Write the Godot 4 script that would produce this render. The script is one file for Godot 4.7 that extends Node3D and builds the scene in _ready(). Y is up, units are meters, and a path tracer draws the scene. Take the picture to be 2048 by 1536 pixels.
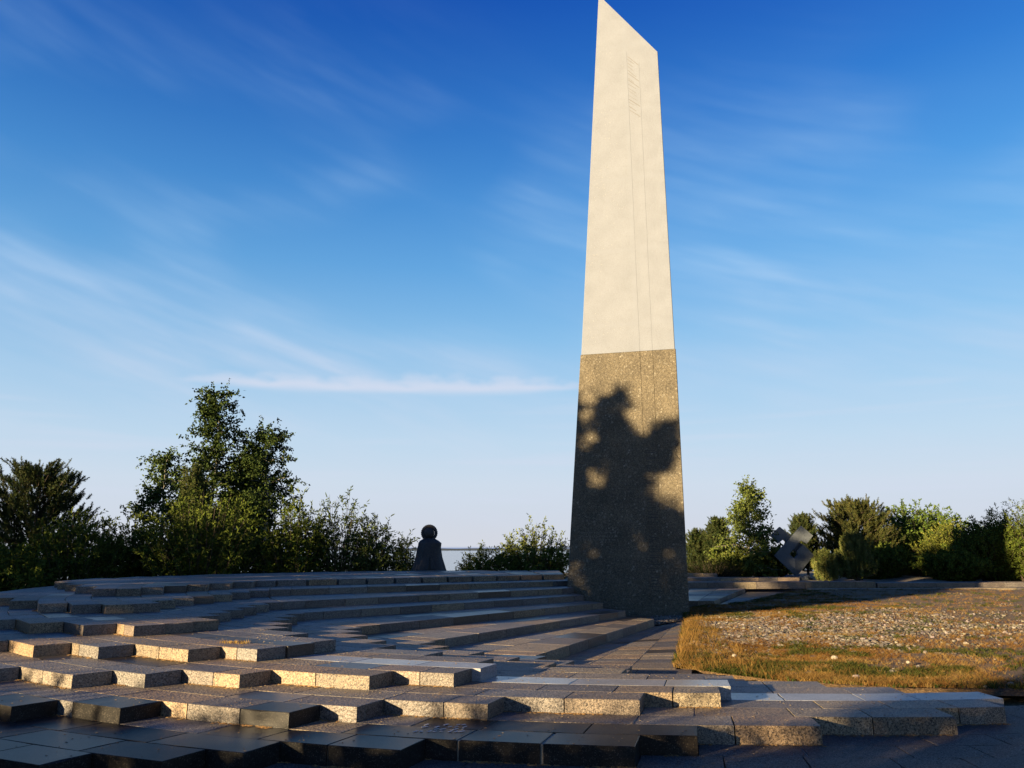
extends Node3D

# Heights are metres above the paving at the foot of the stone gnomon; plan points are Vector2(x, distance in front of the camera).
const EYE := 1.32
const STEP := 0.115
const RING_CENTRE := Vector2(1.834, 16.73)
const HOUR_CENTRE := Vector2(3.7, 16.5)
const EXPOSURE := 3.75
const SUN_AZIMUTH := 50.0
const SUN_HEIGHT := 9.0

var mats := {}
var counts := {}
var rng := RandomNumberGenerator.new()


func _ready() -> void:
	rng.seed = 7
	make_camera()
	make_sky()
	make_sun()
	make_materials()
	make_ground()
	make_terraces()
	make_obelisk()
	make_right_terraces()
	make_statue()
	make_plate_sculpture()
	make_vegetation()
	make_shading_trees()
	make_gravel()
	make_grass()
	make_details()


# ---------------------------------------------------------------- camera, sky, sun
func make_camera() -> void:
	var c := Camera3D.new()
	c.name = "camera"
	c.fov = 51.94
	c.position = Vector3(0, EYE, 0)
	c.rotation.x = atan((1096.0 - 768.0) / 1577.0)
	c.near = 0.05
	c.far = 80000.0
	add_child(c)
	c.current = true


func make_sun() -> void:
	var l := DirectionalLight3D.new()
	l.name = "sun"
	l.light_energy = 1.6
	l.light_angular_distance = 0.55
	l.light_color = Color(1.0, 0.765, 0.44).linear_to_srgb()
	l.shadow_enabled = true
	var a := deg_to_rad(SUN_AZIMUTH)
	var h := deg_to_rad(SUN_HEIGHT)
	var towards := Vector3(sin(a) * cos(h), -sin(h), -cos(a) * cos(h))
	add_child(l)
	l.look_at_from_position(Vector3.ZERO, towards, Vector3.UP)


func srgb(r: float, g: float, b: float) -> Color:
	return Color(r / 255.0, g / 255.0, b / 255.0).srgb_to_linear()


func make_sky() -> void:
	var heights := [0.0, 2.0, 4.5, 7.5, 11.0, 15.0, 20.0, 25.0, 31.0, 38.0, 52.0, 90.0]
	var tones := [srgb(212, 215, 224), srgb(209, 217, 230), srgb(207, 221, 236), srgb(193, 219, 240), srgb(171, 211, 242), srgb(143, 199, 242), srgb(110, 181, 240), srgb(84, 162, 235), srgb(56, 135, 224), srgb(33, 103, 207), srgb(20, 72, 170), srgb(14, 50, 125)]
	var w := 3072
	var h := 1536
	var streak := FastNoiseLite.new()
	streak.seed = 11
	streak.noise_type = FastNoiseLite.TYPE_SIMPLEX_SMOOTH
	streak.fractal_octaves = 5
	streak.frequency = 1.0
	var broad := FastNoiseLite.new()
	broad.seed = 5
	broad.noise_type = FastNoiseLite.TYPE_SIMPLEX_SMOOTH
	broad.fractal_octaves = 3
	broad.frequency = 1.0
	var data := PackedFloat32Array()
	data.resize(w * h * 3)
	var sun_a := deg_to_rad(SUN_AZIMUTH - 180.0)
	var sun_dir := Vector3(sin(sun_a) * cos(0.157), sin(0.157), -cos(sun_a) * cos(0.157))
	for j in h:
		var el := 90.0 - (j + 0.5) * 180.0 / h
		var e := absf(el)
		var k := 0
		while k < 10 and heights[k + 1] < e:
			k += 1
		var t := clampf((e - heights[k]) / (heights[k + 1] - heights[k]), 0, 1)
		var base: Color = tones[k].lerp(tones[k + 1], t)
		for i in w:
			var az := (i + 0.5) * 360.0 / w
			if az > 180.0:
				az -= 360.0
			var at := (j * w + i) * 3
			var c := base
			if el > -1.0 and el < 80.0:
				var ra := deg_to_rad(az)
				var re := deg_to_rad(el)
				var d := Vector3(sin(ra) * cos(re), sin(re), -cos(ra) * cos(re))
				var cg := d.dot(sun_dir)
				# Rayleigh scattering is weakest at right angles to the sun
				var ray := lerpf(1.0, 0.60 + 0.44 * cg * cg, smoothstep(1.0, 36.0, el))
				c = Color(c.r * ray, c.g * ray, c.b * lerpf(1.0, ray, 0.85))
				# thin ice cloud drawn out by the wind; the noise is taken on the sphere so that nothing repeats or seams
				var s := az * 0.030 - el * 0.006
				var q := el * 0.20 + az * 0.060
				var v := streak.get_noise_3d(s * 1.3, q, cos(ra) * 1.5)
				var b := broad.get_noise_3d(d.x * 1.7 + 3.0, d.y * 3.4, d.z * 1.7)
				var veil := clampf((v + 0.12) * 1.5, 0, 1) * clampf((b + 0.34) * 1.5, 0, 1)
				veil *= smoothstep(40.0, 18.0, el) * lerpf(0.42, 0.15, smoothstep(-12.0, 4.0, az))
				veil += clampf(v + 0.35, 0, 1) * 0.34 * exp(-pow((az - 20.0) / 6.0, 2.0) - pow((el - 17.0 + (az - 20.0) * 0.25) / 3.2, 2.0))
				veil += clampf((b + 0.22) * 0.30, 0, 0.11) * smoothstep(36.0, 22.0, el) * smoothstep(4.0, 12.0, el)
				var fibre := streak.get_noise_3d(s * 2.6 + 7.0, q * 3.6, cos(ra) * 1.5 + 5.0)
				veil *= 1.0 + 0.8 * fibre
				# flat banks low over the horizon
				var low := streak.get_noise_3d(az * 0.035 + 9.0, el * 0.75, 4.0)
				veil = maxf(veil, clampf((low - 0.05) * 1.3, 0, 1) * smoothstep(1.0, 4.0, el) * smoothstep(17.0, 8.0, el) * 0.5)
				# one long bright bank
				var ragged := streak.get_noise_3d(az * 0.30, el * 0.8, 20.0)
				var mid := 11.35 + 0.25 * ragged + 0.012 * (az + 10.0)
				var thick := 0.52 * smoothstep(-28.0, -14.0, az) * smoothstep(9.0, -1.0, az) + 0.06
				var along := smoothstep(-29.0, -17.0, az) * smoothstep(9.0, 1.0, az)
				var across := exp(-pow((el - mid) / (thick * (1.0 + 0.7 * ragged) * (0.75 if el < mid else 1.2)), 2.0))
				veil = maxf(veil, along * across * 0.88)
				var white := Color(0.46, 0.68, 0.94).lerp(Color(0.66, 0.72, 0.86), smoothstep(22.0, 10.0, el))
				c = c.lerp(white, clampf(veil, 0, 0.9))
			data[at] = c.r
			data[at + 1] = c.g
			data[at + 2] = c.b
	var img := Image.create_from_data(w, h, false, Image.FORMAT_RGBF, data.to_byte_array())
	var pano := PanoramaSkyMaterial.new()
	pano.panorama = ImageTexture.create_from_image(img)
	var sky := Sky.new()
	sky.sky_material = pano
	var env := Environment.new()
	env.background_mode = Environment.BG_SKY
	env.sky = sky
	env.background_energy_multiplier = 1.0 / EXPOSURE
	env.tonemap_mode = Environment.TONE_MAPPER_LINEAR
	env.tonemap_exposure = EXPOSURE
	env.sdfgi_enabled = true
	env.ssao_enabled = true
	env.ssil_enabled = true
	var we := WorldEnvironment.new()
	we.name = "environment"
	we.environment = env
	add_child(we)


# ---------------------------------------------------------------- helpers
func at(p: Vector2, y: float) -> Vector3:
	return Vector3(p.x, y, -p.y)


func numbered(base: String, parent: Node) -> String:
	var key := str(parent.get_instance_id()) + base
	var n: int = counts.get(key, 0)
	counts[key] = n + 1
	return base if n == 0 else "%s_%03d" % [base, n]


func thing(called: String, label: String, category: String, pos := Vector3.ZERO, group := "") -> Node3D:
	var o := Node3D.new()
	o.name = numbered(called, self)
	o.position = pos
	o.set_meta("label", label)
	o.set_meta("category", category)
	if group != "":
		o.set_meta("group", group)
	add_child(o)
	return o


func setting(called: String) -> Node3D:
	var o := Node3D.new()
	o.name = numbered(called, self)
	o.set_meta("kind", "structure")
	add_child(o)
	return o


func part(called: String, mesh: Mesh, m: Material, parent: Node) -> MeshInstance3D:
	var o := MeshInstance3D.new()
	o.name = numbered(called, parent)
	o.mesh = mesh
	o.material_override = m
	parent.add_child(o)
	return o


func mesh_of(verts: PackedVector3Array, tris: PackedInt32Array, colors := PackedColorArray(), smooth := false) -> ArrayMesh:
	var a := []
	a.resize(Mesh.ARRAY_MAX)
	a[Mesh.ARRAY_VERTEX] = verts
	a[Mesh.ARRAY_INDEX] = tris
	if colors.size() > 0:
		a[Mesh.ARRAY_COLOR] = colors
	if smooth:
		var ns := PackedVector3Array()
		ns.resize(verts.size())
		for k in range(0, tris.size(), 3):
			var n := (verts[tris[k + 2]] - verts[tris[k]]).cross(verts[tris[k + 1]] - verts[tris[k]])
			for q in 3:
				ns[tris[k + q]] += n
		for k in ns.size():
			ns[k] = ns[k].normalized() if ns[k].length() > 0.0 else Vector3.UP
		a[Mesh.ARRAY_NORMAL] = ns
	var m := ArrayMesh.new()
	m.add_surface_from_arrays(Mesh.PRIMITIVE_TRIANGLES, a)
	return m


# a convex prism with a chamfered top rim; pts run anticlockwise seen from above or not, both faces are drawn
func prism(pts: Array, y0: float, y1: float, ch: float, tilt := Vector2.ZERO, worn := 0.0) -> ArrayMesh:
	var n := pts.size()
	var mid := Vector2.ZERO
	var area := 0.0
	for k in n:
		mid += pts[k] / n
		area += pts[k].cross(pts[(k + 1) % n])
	var ring := pts.duplicate()
	if area < 0.0:
		ring.reverse()
	if worn > 0.0:
		var cut := []
		for k in n:
			var a: Vector2 = ring[k]
			var b: Vector2 = ring[(k + 1) % n]
			var bits := clampi(int((b - a).length() / 0.11), 1, 7)
			for q in bits:
				cut.append(a.lerp(b, (q + (rng.randf_range(-0.3, 0.3) if q > 0 else 0.0)) / bits))
		ring = cut
		n = ring.size()
	var v := PackedVector3Array()
	var f := PackedInt32Array()
	var low := []
	var rim := []
	var top := []
	for k in n:
		var p: Vector2 = ring[k]
		var e1: Vector2 = (ring[(k + n - 1) % n] - p).normalized()
		var e2: Vector2 = (ring[(k + 1) % n] - p).normalized()
		var inward := e1 + e2
		if inward.length() < 0.5:
			inward = Vector2(-e2.y, e2.x)
		var y := y1 + tilt.dot(p - mid)
		var c := ch * (1.0 + worn * rng.randf())
		if worn > 0.0 and rng.randf() < 0.10:
			c += rng.randf_range(0.003, 0.012)
		low.append(at(p, y0))
		rim.append(at(p + inward * rng.randf() * 0.0012 * worn, y - c))
		top.append(at(p + inward * c, y))
	var quad := func(a: Vector3, b: Vector3, c: Vector3, d: Vector3) -> void:
		var s := v.size()
		v.append_array([a, b, c, d])
		f.append_array([s, s + 2, s + 1, s, s + 3, s + 2])
	for k in n:
		var m := (k + 1) % n
		quad.call(low[k], low[m], rim[m], rim[k])
		quad.call(rim[k], rim[m], top[m], top[k])
	var s0 := v.size()
	v.append_array(top)
	for k in range(1, n - 1):
		f.append_array([s0, s0 + k + 1, s0 + k])
	return mesh_of(v, f)


func tube(v: PackedVector3Array, f: PackedInt32Array, path: Array, radii: Array, sides := 6) -> void:
	var start := v.size()
	for k in path.size():
		var d: Vector3 = (path[mini(k + 1, path.size() - 1)] - path[maxi(k - 1, 0)]).normalized()
		var u := d.cross(Vector3.RIGHT if absf(d.x) < 0.8 else Vector3.FORWARD).normalized()
		var w := d.cross(u)
		for s in sides:
			var a := TAU * s / sides
			v.append(path[k] + (u * cos(a) + w * sin(a)) * radii[k])
	for k in path.size() - 1:
		for s in sides:
			var a := start + k * sides + s
			var b := start + k * sides + (s + 1) % sides
			f.append_array([a, b, a + sides, b, b + sides, a + sides])


# ---------------------------------------------------------------- materials
func speckle(size: int, grain: float, seed_: int, base: Color, dark: Color, pale: Color, dark_share: float, pale_share: float, vary: float, cloudy := 0.3) -> ImageTexture:
	var cells := FastNoiseLite.new()
	cells.seed = seed_
	cells.noise_type = FastNoiseLite.TYPE_CELLULAR
	cells.cellular_return_type = FastNoiseLite.RETURN_CELL_VALUE
	cells.cellular_jitter = 1.0
	cells.fractal_type = FastNoiseLite.FRACTAL_NONE
	cells.frequency = 1.0 / grain
	cells.domain_warp_enabled = true
	cells.domain_warp_amplitude = grain * 0.7
	cells.domain_warp_frequency = 0.6 / grain
	var a := cells.get_seamless_image(size, size, false, false, 0.1, false)
	a.convert(Image.FORMAT_L8)
	cells.seed = seed_ + 31
	cells.frequency = 2.3 / grain
	var b := cells.get_seamless_image(size, size, false, false, 0.1, false)
	b.convert(Image.FORMAT_L8)
	var soft := FastNoiseLite.new()
	soft.seed = seed_ + 77
	soft.frequency = 3.0 / size
	soft.fractal_octaves = 4
	var c := soft.get_seamless_image(size, size, false, false, 0.2, true)
	c.convert(Image.FORMAT_L8)
	var da := a.get_data()
	var db := b.get_data()
	var dc := c.get_data()
	var out := PackedByteArray()
	out.resize(size * size * 3)
	for k in size * size:
		var v := da[k] / 255.0
		var u := db[k] / 255.0
		var col := base
		if v < dark_share:
			col = dark.lerp(base, clampf(u * 0.7, 0, 1))
		elif v > 1.0 - pale_share:
			col = pale.lerp(base, u * 0.5)
		elif u < dark_share * 0.45:
			col = dark
		var g := 1.0 + (u - 0.5) * vary + (dc[k] / 255.0 - 0.5) * cloudy
		var s := Color(col.r * g, col.g * g, col.b * g).linear_to_srgb()
		out[k * 3] = int(clampf(s.r, 0, 1) * 255.0)
		out[k * 3 + 1] = int(clampf(s.g, 0, 1) * 255.0)
		out[k * 3 + 2] = int(clampf(s.b, 0, 1) * 255.0)
	return ImageTexture.create_from_image(Image.create_from_data(size, size, false, Image.FORMAT_RGB8, out))


func bumps(size: int, frequency: float, seed_: int, strength: float) -> ImageTexture:
	var n := FastNoiseLite.new()
	n.seed = seed_
	n.frequency = frequency
	n.fractal_octaves = 4
	var i := n.get_seamless_image(size, size, false, false, 0.15, true)
	i.convert(Image.FORMAT_RGBA8)
	i.bump_map_to_normal_map(strength)
	return ImageTexture.create_from_image(i)


func stone(tex: Texture2D, tint: Color, rough: float, metres: float, normal: Texture2D = null, depth := 0.5) -> StandardMaterial3D:
	var m := StandardMaterial3D.new()
	m.albedo_color = tint
	m.albedo_texture = tex
	m.roughness = rough
	m.uv1_triplanar = true
	m.uv1_world_triplanar = true
	m.uv1_scale = Vector3.ONE / metres
	m.uv1_triplanar_sharpness = 6.0
	if normal:
		m.normal_enabled = true
		m.normal_texture = normal
		m.normal_scale = depth
	return m


func plain(c: Color, rough := 0.9) -> StandardMaterial3D:
	var m := StandardMaterial3D.new()
	m.albedo_color = c.linear_to_srgb()
	m.roughness = rough
	return m


func leafy(rough := 0.8, through := 0.30) -> StandardMaterial3D:
	var m := StandardMaterial3D.new()
	m.albedo_color = Color.WHITE
	m.vertex_color_use_as_albedo = true
	m.roughness = rough
	m.backlight_enabled = true
	m.backlight = Color(through, through, through * 0.6)
	m.metallic_specular = 0.15
	m.cull_mode = BaseMaterial3D.CULL_DISABLED
	return m


func make_materials() -> void:
	var grit := bumps(512, 0.06, 3, 3.0)
	var fine := bumps(512, 0.15, 8, 2.0)
	var warm := speckle(512, 4.6, 1, Color(0.220, 0.166, 0.100), Color(0.014, 0.012, 0.012), Color(0.33, 0.26, 0.17), 0.25, 0.20, 0.5)
	var grey := speckle(512, 4.0, 2, Color(0.180, 0.146, 0.108), Color(0.013, 0.012, 0.012), Color(0.29, 0.24, 0.18), 0.27, 0.17, 0.5)
	var black := speckle(512, 3.5, 4, Color(0.020, 0.018, 0.016), Color(0.007, 0.007, 0.007), Color(0.085, 0.075, 0.06), 0.25, 0.07, 0.7, 0.7)
	var light := speckle(512, 4.5, 6, Color(0.26, 0.26, 0.26), Color(0.13, 0.13, 0.13), Color(0.36, 0.36, 0.35), 0.15, 0.2, 0.25)
	mats.granite = []
	for t in [Color(1, 1, 1), Color(0.92, 0.90, 0.89), Color(1.0, 0.95, 0.91), Color(0.85, 0.85, 0.87), Color(0.96, 0.98, 1.0)]:
		mats.granite.append(stone(warm, t, 0.62, 1.05, grit, 0.6))
		mats.granite.append(stone(grey, t, 0.58, 0.95, grit, 0.6))
		mats.granite.append(stone(grey, t * Color(0.9, 0.92, 0.97), 0.55, 1.1, grit, 0.6))
	mats.black = [stone(black, Color(1, 1, 1), 0.36, 0.8, fine, 0.05), stone(black, Color(1, 0.95, 0.9), 0.44, 0.9, fine, 0.1)]
	for m in mats.black:
		m.metallic_specular = 0.3
	mats.dark = [stone(grey, Color(0.60, 0.60, 0.62), 0.36, 0.9, fine, 0.08)]
	mats.pale = [stone(light, Color(1, 1, 1), 0.30, 0.9, fine, 0.1), stone(light, Color(0.93, 0.93, 0.95), 0.42, 0.8, fine, 0.1)]
	mats.floor = [stone(grey, Color(0.86, 0.86, 0.88), 0.7, 0.9, grit, 0.3), stone(grey, Color(0.80, 0.80, 0.83), 0.66, 0.8, grit, 0.3)]
	for m in mats.floor:
		m.metallic_specular = 0.25
	mats.mortar = stone(light, Color(1.0, 0.93, 0.82), 0.95, 0.3)
	mats.worn = speckled_block()
	mats.worn.normal_enabled = true
	mats.worn.normal_texture = grit
	mats.worn.normal_scale = 0.9
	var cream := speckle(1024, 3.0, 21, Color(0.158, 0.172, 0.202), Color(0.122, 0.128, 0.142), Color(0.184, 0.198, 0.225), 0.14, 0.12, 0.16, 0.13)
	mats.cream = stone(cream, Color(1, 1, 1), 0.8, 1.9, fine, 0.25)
	mats.cream_mark = plain(Color(0.105, 0.098, 0.088))
	mats.worn_mark = plain(Color(0.045, 0.04, 0.034))
	mats.faded = plain(Color(0.15, 0.135, 0.105))
	mats.flake = plain(Color(0.24, 0.245, 0.25))
	mats.crack = plain(Color(0.012, 0.011, 0.010))
	mats.chalk = plain(Color(0.55, 0.52, 0.47))
	mats.earth = stone(speckle(512, 6.0, 33, Color(0.110, 0.064, 0.026), Color(0.044, 0.027, 0.012), Color(0.19, 0.125, 0.06), 0.3, 0.12, 0.7), Color(1, 1, 1), 0.95, 1.3, grit, 1.0)
	mats.sand = stone(speckle(512, 4.0, 34, Color(0.16, 0.125, 0.08), Color(0.05, 0.05, 0.025), Color(0.26, 0.21, 0.14), 0.3, 0.2, 0.5), Color(1, 1, 1), 0.95, 2.3, grit, 1.0)
	mats.leaf = leafy()
	mats.needle = leafy(0.6, 0.12)
	mats.bark = stone(speckle(256, 9.0, 40, Color(0.085, 0.06, 0.042), Color(0.03, 0.022, 0.018), Color(0.15, 0.11, 0.08), 0.3, 0.15, 0.6), Color(1, 1, 1), 0.95, 0.5)
	mats.birch_bark = stone(speckle(256, 12.0, 41, Color(0.20, 0.18, 0.15), Color(0.03, 0.028, 0.025), Color(0.28, 0.26, 0.23), 0.35, 0.15, 0.3), Color(1, 1, 1), 0.85, 0.4)
	mats.statue = stone(speckle(256, 5.0, 44, Color(0.028, 0.026, 0.026), Color(0.012, 0.012, 0.012), Color(0.07, 0.055, 0.04), 0.3, 0.12, 0.5), Color(1, 1, 1), 0.7, 0.6, grit, 1.0)
	mats.grey_stone = stone(light, Color(1.0, 1.0, 1.0), 0.7, 0.9, grit, 0.3)
	mats.grey_stone.albedo_color = Color(0.52, 0.56, 0.60)
	mats.pebble = StandardMaterial3D.new()
	mats.pebble.vertex_color_use_as_albedo = true
	mats.pebble.roughness = 0.85


# weathered conglomerate: brown-grey ground with scattered pale lichen discs of many sizes
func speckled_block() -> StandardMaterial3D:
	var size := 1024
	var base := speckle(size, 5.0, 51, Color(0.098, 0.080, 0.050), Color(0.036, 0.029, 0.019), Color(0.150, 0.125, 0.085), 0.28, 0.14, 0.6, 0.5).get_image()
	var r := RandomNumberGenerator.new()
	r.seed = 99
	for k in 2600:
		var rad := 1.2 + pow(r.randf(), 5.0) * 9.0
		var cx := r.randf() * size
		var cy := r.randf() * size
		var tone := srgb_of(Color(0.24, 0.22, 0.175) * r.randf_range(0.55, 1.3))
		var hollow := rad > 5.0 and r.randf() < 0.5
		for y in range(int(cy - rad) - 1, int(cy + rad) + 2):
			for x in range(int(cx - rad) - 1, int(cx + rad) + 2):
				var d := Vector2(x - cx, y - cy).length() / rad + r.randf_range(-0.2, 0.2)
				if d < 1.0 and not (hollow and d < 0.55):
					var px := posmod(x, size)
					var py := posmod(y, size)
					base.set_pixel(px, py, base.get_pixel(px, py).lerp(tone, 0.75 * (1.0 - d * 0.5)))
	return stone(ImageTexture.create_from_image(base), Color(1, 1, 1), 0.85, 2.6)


func srgb_of(c: Color) -> Color:
	return c.linear_to_srgb()


# ---------------------------------------------------------------- ground, water
func ground_height(p: Vector2) -> float:
	var r := (p - Vector2(0, 8)).length()
	var y := -0.30
	if p.y > 27.5:
		y = lerpf(-0.30, 0.10, clampf((p.y - 27.5) / 1.6, 0, 1) * smoothstep(2.0, 5.0, p.x))
	y -= smoothstep(38.0, 240.0, r) * 58.0
	return y


func make_ground() -> void:
	var v := PackedVector3Array()
	var f := PackedInt32Array()
	var bump := FastNoiseLite.new()
	bump.frequency = 0.15
	var spokes := 96
	var radii := [0.0]
	var r := 0.6
	while r < 420.0:
		radii.append(r)
		r += clampf(r * 0.09, 0.6, 30.0)
	for q in radii:
		for s in spokes:
			var a := TAU * s / spokes
			var p: Vector2 = Vector2(0, 8) + Vector2(sin(a), cos(a)) * q
			var y := ground_height(p)
			if q > 21.0:
				y += bump.get_noise_2d(p.x, p.y) * 0.25
			v.append(at(p, y))
	for k in radii.size() - 1:
		for s in spokes:
			var a := k * spokes + s
			var b := k * spokes + (s + 1) % spokes
			f.append_array([a, b, a + spokes, b, b + spokes, a + spokes])
	var g := part("ground", mesh_of(v, f, PackedColorArray(), true), mats.sand, self)
	g.set_meta("kind", "structure")
	# the lagoon far below the dune, and the low shore beyond it
	var water := PlaneMesh.new()
	water.size = Vector2(70000, 70000)
	var wm := StandardMaterial3D.new()
	wm.albedo_color = Color(0.04, 0.07, 0.09).linear_to_srgb()
	wm.roughness = 0.12
	wm.normal_enabled = true
	wm.normal_texture = bumps(256, 0.05, 60, 4.0)
	wm.normal_scale = 0.08
	wm.uv1_triplanar = true
	wm.uv1_world_triplanar = true
	wm.uv1_scale = Vector3.ONE / 23.0
	var lagoon := part("water", water, wm, self)
	lagoon.position = Vector3(0, -52, 0)
	lagoon.set_meta("kind", "structure")
	var sv := PackedVector3Array()
	var sf := PackedInt32Array()
	for k in 81:
		var x := -16000.0 + 400.0 * k
		var hgt := 44.0 + bump.get_noise_2d(x * 0.01, 3.0) * 22.0
		sv.append(Vector3(x, -53, -17000))
		sv.append(Vector3(x, -52 + maxf(hgt, 6.0), -17400))
		sv.append(Vector3(x, -53, -20000))
		if k > 0:
			var b := k * 3
			sf.append_array([b - 3, b - 2, b, b, b - 2, b + 1, b - 2, b - 1, b + 1, b + 1, b - 1, b + 2])
	var shore := part("hills", mesh_of(sv, sf), plain(Color(0.03, 0.045, 0.05)), self)
	shore.set_meta("kind", "structure")


# ---------------------------------------------------------------- terraces
func level_y(k: int) -> float:
	return (k - 1) * STEP if k >= 1 else -0.135


func ring_radius(i: int, phi: float) -> float:
	return 11.72 - 0.345 * i + maxf(0.0, phi - 1.0) * 0.020


func ring_point(i: int, phi: float) -> Vector2:
	var a := deg_to_rad(phi)
	return RING_CENTRE + Vector2(sin(a), -cos(a)) * ring_radius(i, phi)


# where the hour line through the outer point of ring i at phi meets the inner edge of that ring
func hour_inner(i: int, phi: float) -> Vector2:
	var p := ring_point(i, phi)
	var d := (HOUR_CENTRE - p).normalized()
	var want := ring_radius(i + 1, phi)
	var t := 0.30
	for k in 12:
		var q := p + d * t
		t += ((q - RING_CENTRE).length() - want) * 1.05
	return p + d * t


func inside_plaza(p: Vector2) -> bool:
	var v := p - RING_CENTRE
	var phi := rad_to_deg(atan2(v.x, -v.y))
	var rim := 30.0
	if phi < -62.0:
		rim = lerpf(13.5, 11.5, clampf((-62.0 - phi) / 14.0, 0, 1))
		rim -= clampf((-76.0 - phi) / 20.0, 0, 1) * 1.25 + clampf((-96.0 - phi) / 23.0, 0, 1) * 1.4 + clampf((-119.0 - phi) / 30.0, 0, 1) * 1.5
	return v.length() < rim and p.x > -15.0


func pick(list: Array) -> Material:
	return list[rng.randi() % list.size()]


func lay(parent: Node3D, pts: Array, y: float, deep: float, m: Material) -> MeshInstance3D:
	var tilt := Vector2(rng.randf_range(-1, 1), rng.randf_range(-1, 1)) * 0.003
	return part("slab", prism(pts, y - deep, y + rng.randf_range(-0.0008, 0.0008), 0.0022, tilt * 0.5, 1.0), m, parent)


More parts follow.
